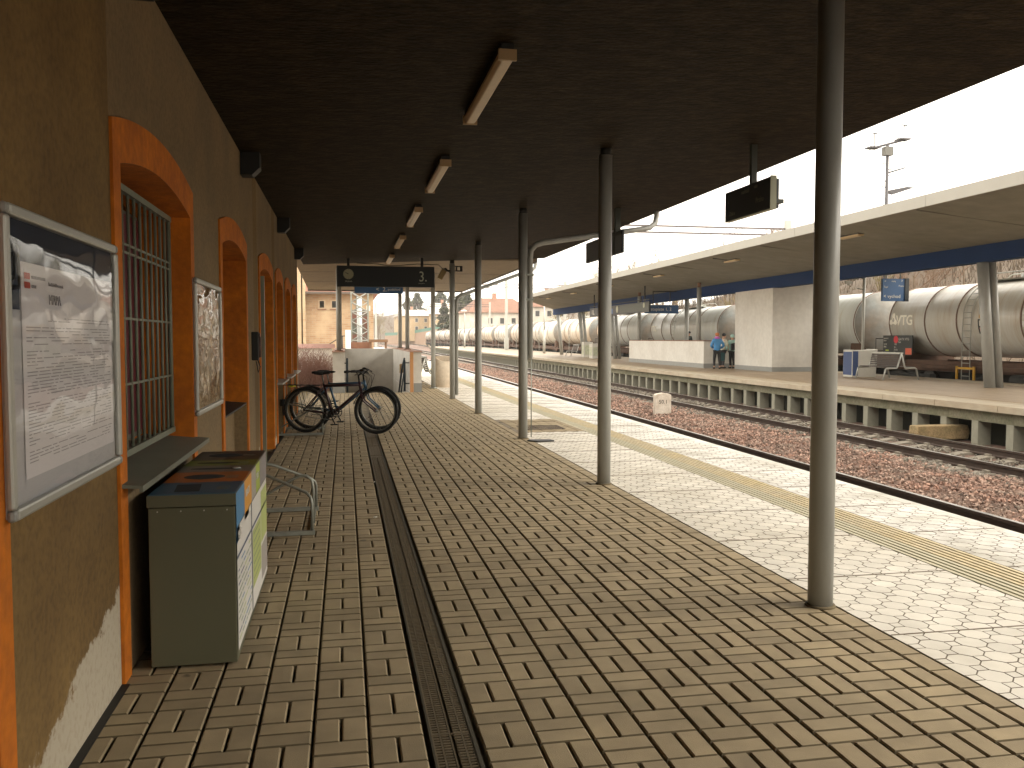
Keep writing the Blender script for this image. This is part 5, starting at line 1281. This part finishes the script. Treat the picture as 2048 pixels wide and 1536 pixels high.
for x0, x1 in ((-2.05, -1.48), (-1.1, -.50)):
    b = MB(); b.box(x0, x1, -.02, .02, 4.33, 5.03); f = b.build('window', mat('win_frame_tan', (.40, .30, .20), .7), th)
    b = MB(); b.box(x0 + .12, x1 - .12, -.03, -.021, 4.43, 4.95); b.build('pane', glassd, f)
    b = MB(); b.box(x0 - .06, x1 + .06, -.1, 0, 4.25, 4.33); b.build('sill', rust_cap, f)
b = MB(); b.tube([(.95, -.06, 5.4), (.95, -.06, 0)], .06, 8); b.build('downpipe', galv, th)
for zz in (4.4, 1.6):
    b = MB(); b.box(1.7, 2.0, -.05, 0, zz - .2, zz + .2); b.build('plate', white_p, th)
b = MB(); b.tube([(-2.2, -2, .9), (-.2, -2, 2.2), (.3, -2, 2.2)], .04, 6); b.tube([(-.2, -2, 2.2), (-.2, -2, .5)], .04, 6); b.build('stair_railing', black, th)
# lattice mast with a pale pipe and cabinets
th = thing('lattice_mast', 'grey lattice mast in front of the brick building', 'mast', (.80, 48, -.3))
b = MB()
for x in (-.45, .45):
    for y in (-.45, .45): b.box(x - .035, x + .035, y - .035, y + .035, 1.6, 9)
b.build('leg', galv, th)
b = MB(); z = 1.7; s_ = 1
while z < 8.5:
    for y in (-.46, .46): b.tube([(-.45 * s_, y, z), (.45 * s_, y, z + .52)], .022, 4); 
    for x in (-.46, .46): b.tube([(x, -.45 * s_, z), (x, .45 * s_, z + .52)], .022, 4)
    if int(z * 2) % 3 == 0: b.box(-.45, .45, -.48, -.44, z - .03, z + .03)
    for y in (-.46, .46): b.tube([(.45 * s_, y, z), (-.45 * s_, y, z + .52)], .018, 4)
    z += .52; s_ = -s_
b.build('lattice', mat('lattice_grey', (.30, .30, .27), .5), th)
b = MB(); b.box(-.55, .55, -.55, .55, 0, 1.6); b.build('base', mat('base_rusty', (.20, .09, .05), .85, var=.3, scale=4), th)
b = MB(); b.cyl((.0, .8, .8), (.0, .8, 4.1), .14, seg=16); o = b.build('vent_pipe', mat('pipe_pale', (.48, .52, .52), .4), loc=(.80, 48.2, -.3)); tag(o, 'pale upright vent pipe standing behind the lattice mast', 'pipe')
b = MB(); b.box(-.5, .4, 0, .3, 0, 3.4); b.box(-.52, .42, -.02, 0, 1.6, 1.7); b.box(-.52, .42, -.02, 0, 2.6, 2.65); o = b.build('signal_cabinet', mat('cabinet_dark', (.09, .10, .08), .7, c2=(.14, .055, .035), scale=1.2, thr=(.45, .55)), loc=(.85, 49.6, -.3)); tag(o, 'tall dark green and red cabinet behind the lattice mast', 'cabinet')
b = MB(); b.box(-.14, .14, -.1, .1, 0, 2.2); o = b.build('marker_post', mat('post_white', (.78, .76, .72), .6), loc=(.16, 47.2, -.25), bevel=.02); tag(o, 'short white post left of the lattice mast', 'post')
b = MB(); b.box(-.5, .5, -.2, .2, 1.15, 1.3); b.box(.35, .45, -.1, .1, 0, 1.15); b.box(-.45, -.35, -.1, .1, 0, 1.15); o = b.build('timber_frame', mat('timber_brown', (.16, .09, .05), .9), loc=(1.75, 47, .15)); tag(o, 'low brown timber frame right of the lattice mast', 'frame')
# tiled garden wall and bush beyond the end of the station
th = thing('garden_wall', 'low white wall with a pink tiled cap past the end of the station building', 'wall', (-2.2, 33.5, -.05))
b = MB(); b.box(-6, 1.72, 0, .3, 0, 1.18); b.build('wall', mat('wall_white_bright', (.78, .72, .64), .8, var=.1, scale=2), th)
b = MB(); b.prism([(-.12, 1.18), (.42, 1.18), (.15, 1.34)], -6.1, 1.82, 'x'); b.build('tile_cap', mat('cap_pink', (.45, .26, .21), .8, var=.2, scale=5), th)

def hip_house(lab, loc, rz, w_, d, h_, rh, wm, rm, wins, name='house', hip=.4):
    th = thing(name, lab, 'house', loc, rz)
    b = MB(); b.box(-w_ / 2, w_ / 2, -d / 2, d / 2, -3, h_); b.build('wall', wm, th)
    e = .6; x0, x1, y0, y1 = -w_ / 2 - e, w_ / 2 + e, -d / 2 - e, d / 2 + e; rx = w_ / 2 * (1 - hip)
    b = MB(); b.add([(x0, y0, h_), (x1, y0, h_), (x1, y1, h_), (x0, y1, h_), (-rx, 0, h_ + rh), (rx, 0, h_ + rh)], [(0, 1, 5, 4), (1, 2, 5), (2, 3, 4, 5), (3, 0, 4), (3, 2, 1, 0)])
    ro = b.build('roof', rm, th); b = MB(); b.box(-.6, .3, -.4, .4, h_ + rh * .5, h_ + rh + 1.2); b.build('chimney', mat('chimney', (.34, .18, .12), .9), ro)
    for (x, z, s_) in wins:
        b = MB(); b.box(x - s_ / 2, x + s_ / 2, -d / 2 - .06, -d / 2 + .02, z, z + s_ * 1.3); f = b.build('window', mat('win_frame_pale', (.55, .52, .46), .6), th)
        b = MB(); b.box(x - s_ * .4, x + s_ * .4, -d / 2 - .08, -d / 2 - .061, z + .15, z + s_ * 1.2); b.build('pane', mat('pane_far', (.06, .06, .06), .2), f)
    return th
wall_w = mat('house_white', (.66, .62, .55), .85, var=.1, scale=.5, c2=(.50, .44, .36)); roof_b = mat('house_roof_brown', (.22, .115, .075), .85, var=.25, scale=1); wall_y = mat('house_ochre', (.50, .37, .22), .85, var=.1, scale=.4, c2=(.40, .29, .17)); roof_p = mat('house_roof_pale', (.52, .46, .40), .8)
hip_house('large white house with a red brown hipped roof behind the tank wagons', T(33.5, 205, .9), RT + R(6), 15, 12, 6.6, 3.6, wall_w, roof_b, [(x, z, 1.2) for z in (.8, 3.9) for x in (-5.5, -2.7, .1, 2.9, 5.7)])
hip_house('pale house with brown roof at the end of the island canopy', T(43, 190, 3), RT - R(8), 9, 10, 5.4, 3.2, wall_w, roof_b, [(x, z, 1.1) for z in (.6, 3.2) for x in (-2.6, 0, 2.6)])
hip_house('long ochre building with a pale roof far beyond the stairs', T(22.5, 335, 3.5), RT + R(4), 11, 24, 6.4, 2.6, wall_y, roof_p, [(x, z, 1.2) for z in (1.0, 4.0) for x in (-3.4, 0, 3.4)], hip=.15)
hip_house('ochre gabled house right of the long pale-roofed building', T(32.5, 318, 4.3), RT - R(14), 8, 12, 6.0, 4.2, wall_y, roof_p, [(x, z, 1.2) for z in (1.0, 3.6) for x in (-2, 2)], hip=.05)
# embankment wall with green railing
th = thing('embankment_wall', 'pinkish embankment wall topped by a teal green railing far down the line', 'wall', (0, 0, 0))
b = MB(); A_, B_ = Vector((15.5, 345)), Vector((43, 262)); n = 14; pts = []
for i in range(n + 1):
    s_ = i / n; p = A_.lerp(B_, s_); p.x += 3.5 * math.sin(s_ * math.pi); pts.append((p.x, p.y, 2.6 + 3.4 * sm(0, .8, s_)))
for p, q in zip(pts, pts[1:]): b.add([(p[0], p[1], -1), (q[0], q[1], -1), (q[0], q[1], q[2]), (p[0], p[1], p[2]), (p[0] + 1, p[1] + 3, p[2]), (q[0] + 1, q[1] + 3, q[2])], [(0, 1, 2, 3), (3, 2, 5, 4)])
b.build('wall', mat('wall_pinkish', (.40, .27, .19), .9, var=.15, scale=.4), th)
b = MB()
for p, q in zip(pts, pts[1:]): b.add([(p[0], p[1], p[2] + .02), (q[0], q[1], q[2] + .02), (q[0], q[1], q[2] + 1.1), (p[0], p[1], p[2] + 1.1), (p[0] + .1, p[1] + .1, p[2] + 1.1), (q[0] + .1, q[1] + .1, q[2] + 1.1), (q[0] + .1, q[1] + .1, q[2] + .02), (p[0] + .1, p[1] + .1, p[2] + .02)], [(0, 1, 2, 3), (3, 2, 5, 4), (4, 5, 6, 7)])
b.build('railing', mat('railing_teal', (.10, .22, .17), .6), th)

# ---------------------------------------------------------------- trees
bark = mat('bark', (.16, .115, .075), .95, var=.3, scale=3); twig = mat('twigs', (.20, .125, .08), .95, var=.3, scale=.8); twig_y = mat('twigs_olive', (.21, .17, .075), .95)
needle = mat('needles', (.075, .08, .035), .9, var=.4, scale=1.5)
def bare_tree(seed, H, spread=.32, levels=4, tm=None, dens=1.0):
    rnd = random.Random(seed); trunk = MB(); crown = MB()
    def grow(p, d, l, r, lev, mb):
        n = 3; pts = [p]; rs = [r]; q = p.copy(); dd = d.copy()
        for i in range(n):
            dd = (dd + Vector((rnd.uniform(-.16, .16), rnd.uniform(-.16, .16), rnd.uniform(-.02, .10)))).normalized(); q = q + dd * (l / n); pts.append(q.copy()); rs.append(r * (1 - .55 * (i + 1) / n))
        mb.tube(pts, rs, 7 if lev == 0 else (4 if lev < 3 else 3), 0, False)
        if lev >= levels: return
        k = int((7 if lev == 0 else 5 if lev == 1 else 5) * dens)
        for i in range(k):
            s_ = rnd.uniform(.30 if lev == 0 else .2, 1.0); a = pts[min(int(s_ * n), n - 1)]; bb = pts[min(int(s_ * n) + 1, n)]; pos = a.lerp(bb, (s_ * n) % 1 if s_ < 1 else 1)
            ax = Vector((rnd.uniform(-1, 1), rnd.uniform(-1, 1), rnd.uniform(-.15, .5))).normalized(); nd = (dd * .55 + ax * .75 + Vector((0, 0, .18))).normalized()
            grow(pos, nd, l * rnd.uniform(.42, .66) * (spread / .32) ** .3, max(r * (1 - .55 * s_) * .5, .012), lev + 1, crown)
    grow(Vector((0, 0, -.4)), Vector((0, 0, 1)), H * .62, H * .016, 0, trunk)
    return trunk, crown
def tree(name, lab, loc, tr_, cr_, grp, tm=None):
    th = thing(name, lab, 'tree', loc, random.uniform(0, 6), grp); tr_.build('trunk', bark, th); cr_.build('crown', tm or twig, th); return th
protos_t = []
for i in range(4):
    a, c_ = bare_tree(20 + i, 9 + i, .3, 4)
    protos_t.append((a, c_))
rnd = random.Random(42); k = 0; first = {}
spots = []
for i in range(58):
    v = 24 + 150 * (i / 58) + rnd.uniform(-1.5, 1.5); u = 34 + rnd.random() * 30 + max(0, 40 - v) * .3; spots.append((u, v))
for i in range(14): spots.append((50 + rnd.random() * 22, 58 + rnd.random() * 45))
kinds = ['slender', 'broad', 'leaning', 'tall']
for j, (u, v) in enumerate(spots):
    i = rnd.randrange(4); x, y, _ = T(u, v); z = hill_z(x, y); dep = math.hypot(x, y)
    lab = 'bare brown %s tree on the hillside behind the tank wagons' % kinds[i]
    if i not in first: first[i] = tree('bare_tree', lab, (x, y, z), protos_t[i][0], protos_t[i][1], 'bare trees on the hillside', twig if i % 2 else twig_y); o = first[i]
    else: o = copy_tree(first[i]); place(o, (x, y, z), rnd.uniform(0, 6.28), lab)
    s_ = min(rnd.uniform(.8, 1.25), max(.35, (1.5 + .118 * dep - z) / (9 + i))); o.scale = (s_, s_, s_)
for j in range(26):
    i = rnd.randrange(4); x = rnd.uniform(-10, 75); y = rnd.uniform(370, 470); o = copy_tree(first[i]); s_ = rnd.uniform(1.1, 1.7); o.scale = (s_, s_, s_)
    place(o, (x, y, hill_z(x, y)), rnd.uniform(0, 6.28), 'distant bare tree on the wooded slope at the end of the line', 'distant bare trees')
def conifer(seed, H):
    rnd = random.Random(seed); t_ = MB(); t_.tube([(0, 0, 0), (0, 0, H)], [H * .018, .03], 7); c_ = MB()
    for i in range(int(H * 95)):
        s_ = rnd.random() ** .8; z = H * (.22 + .78 * s_); rad = H * .30 * (1 - s_) ** .55 * (.75 + .25 * math.sin(z * 2.3)) * rnd.uniform(.35, 1) + .1; a = rnd.uniform(0, 6.28)
        c = Vector((rad * math.cos(a), rad * math.sin(a), z - rad * .25)); L1 = H * .045 * rnd.uniform(.7, 1.5)
        d = Vector((math.cos(a), math.sin(a), rnd.uniform(-.5, .1))).normalized(); s2 = d.orthogonal().normalized(); s2.rotate(Matrix.Rotation(rnd.uniform(0, 6.28), 3, d))
        c_.add([c - d * L1, c + s2 * L1 * .4, c + d * L1, c - s2 * L1 * .4], [(0, 1, 2, 3)])
    return t_, c_
cf = None
for i, (u, v, H_) in enumerate(((22, 352, 15), (26, 356, 17), (36, 360, 19), (40, 358, 16), (28, 232, 11.5), (31, 236, 12.5), (34, 240, 11), (46, 215, 10), (25.5, 245, 10), (44, 352, 17))):
    x, y, _ = T(u, v)
    lab = 'dark conifer behind the ochre buildings' if v > 300 else 'dark conifer beside the white house'
    if cf is None: a, c_ = conifer(5, 14); cf = tree('conifer', lab, (x, y, 3), a, c_, 'dark conifers', needle); o = cf
    else: o = copy_tree(cf); place(o, (x, y, 3 if v > 300 else 1.5), i, lab)
    o.scale = (H_ / 14,) * 3
# brushwood covering the slopes
rnd = random.Random(77); b = MB()
for i in range(14000):
    u = rnd.uniform(26, 100) if i % 3 else rnd.uniform(26, 60); v = 8 + 210 * rnd.random(); x, y, _ = T(u, v); z = hill_z(x, y) - .1; hh = rnd.uniform(.8, 2.4) * (.6 + .006 * u)
    for q in range(3):
        a = rnd.uniform(0, 6.28); ww = rnd.uniform(.015, .05); tx, ty = x + rnd.uniform(-.5, .5), y + rnd.uniform(-.5, .5)
        b.add([(x + ww * math.cos(a), y + ww * math.sin(a), z), (x - ww * math.cos(a), y - ww * math.sin(a), z), (tx, ty, z + hh * rnd.uniform(.6, 1))], [(0, 1, 2)])
o = b.build('brushwood', mat('brush_brown', (.085, .054, .034), .95, var=.2, scale=.3, c2=(.07, .05, .027), island=.12)); tag(o, 'brown leafless brushwood covering the hillside behind the tank wagons', 'brushwood', kind='stuff')
# twiggy brown bush
rnd = random.Random(9); b = MB()
for i in range(1100):
    bx = rnd.uniform(-2.6, -.42); by = rnd.uniform(25.5, 29.5); z = -.05; hh = rnd.uniform(.6, 1.15) * (1 - .25 * abs(bx + 1.3)); p = Vector((bx, by, z)); pts = [p]
    d = Vector((rnd.uniform(-.35, .35), rnd.uniform(-.35, .35), 1))
    for k in range(3): d += Vector((rnd.uniform(-.3, .3), rnd.uniform(-.3, .3), 0)); pts.append(pts[-1] + d.normalized() * hh / 3)
    b.tube(pts, [.006, .005, .004, .003], 3, 0, False)
    for k in range(3):
        q = pts[1 + k % 3]; e = q + Vector((rnd.uniform(-.25, .25), rnd.uniform(-.25, .25), rnd.uniform(.1, .35))); b.tube([q, e], .0035, 3, 0, False)
o = b.build('bare_bush', mat('bush_brown', (.25, .135, .10), .95)); tag(o, 'leafless reddish brown bush in front of the garden wall', 'bush')
b = MB()
for i in range(1400):
    x = rnd.uniform(-4, -1.0); y_ = rnd.uniform(18.8, 33); a = rnd.uniform(0, 6.28); hh = rnd.uniform(.05, .16)
    b.add([(x, y_, -.06), (x + .02 * math.cos(a), y_ + .02 * math.sin(a), -.06), (x + rnd.uniform(-.05, .05), y_ + rnd.uniform(-.05, .05), -.05 + hh)], [(0, 1, 2)])
o = b.build('dry_grass', mat('dry_grass', (.30, .24, .10), .95)); tag(o, 'dry yellowish grass in the yard beyond the station building', 'grass', kind='stuff')

# thin winter haze
b = MB(); b.box(-620, 920, -120, 1420, -2, 70); o = b.build('haze', bpy.data.materials.new('haze')); m = o.data.materials[0]; m.use_nodes = True; t = m.node_tree
t.nodes.remove(t.nodes['Principled BSDF']); pv_ = t.nodes.new('ShaderNodeVolumePrincipled'); pv_.inputs['Density'].default_value = .0004; pv_.inputs['Color'].default_value = (.95, .93, .88, 1); pv_.inputs['Anisotropy'].default_value = .2
t.links.new(pv_.outputs[0], t.nodes['Material Output'].inputs['Volume']); tag(o, 'thin pale winter haze over the far end of the station', 'haze', kind='stuff')
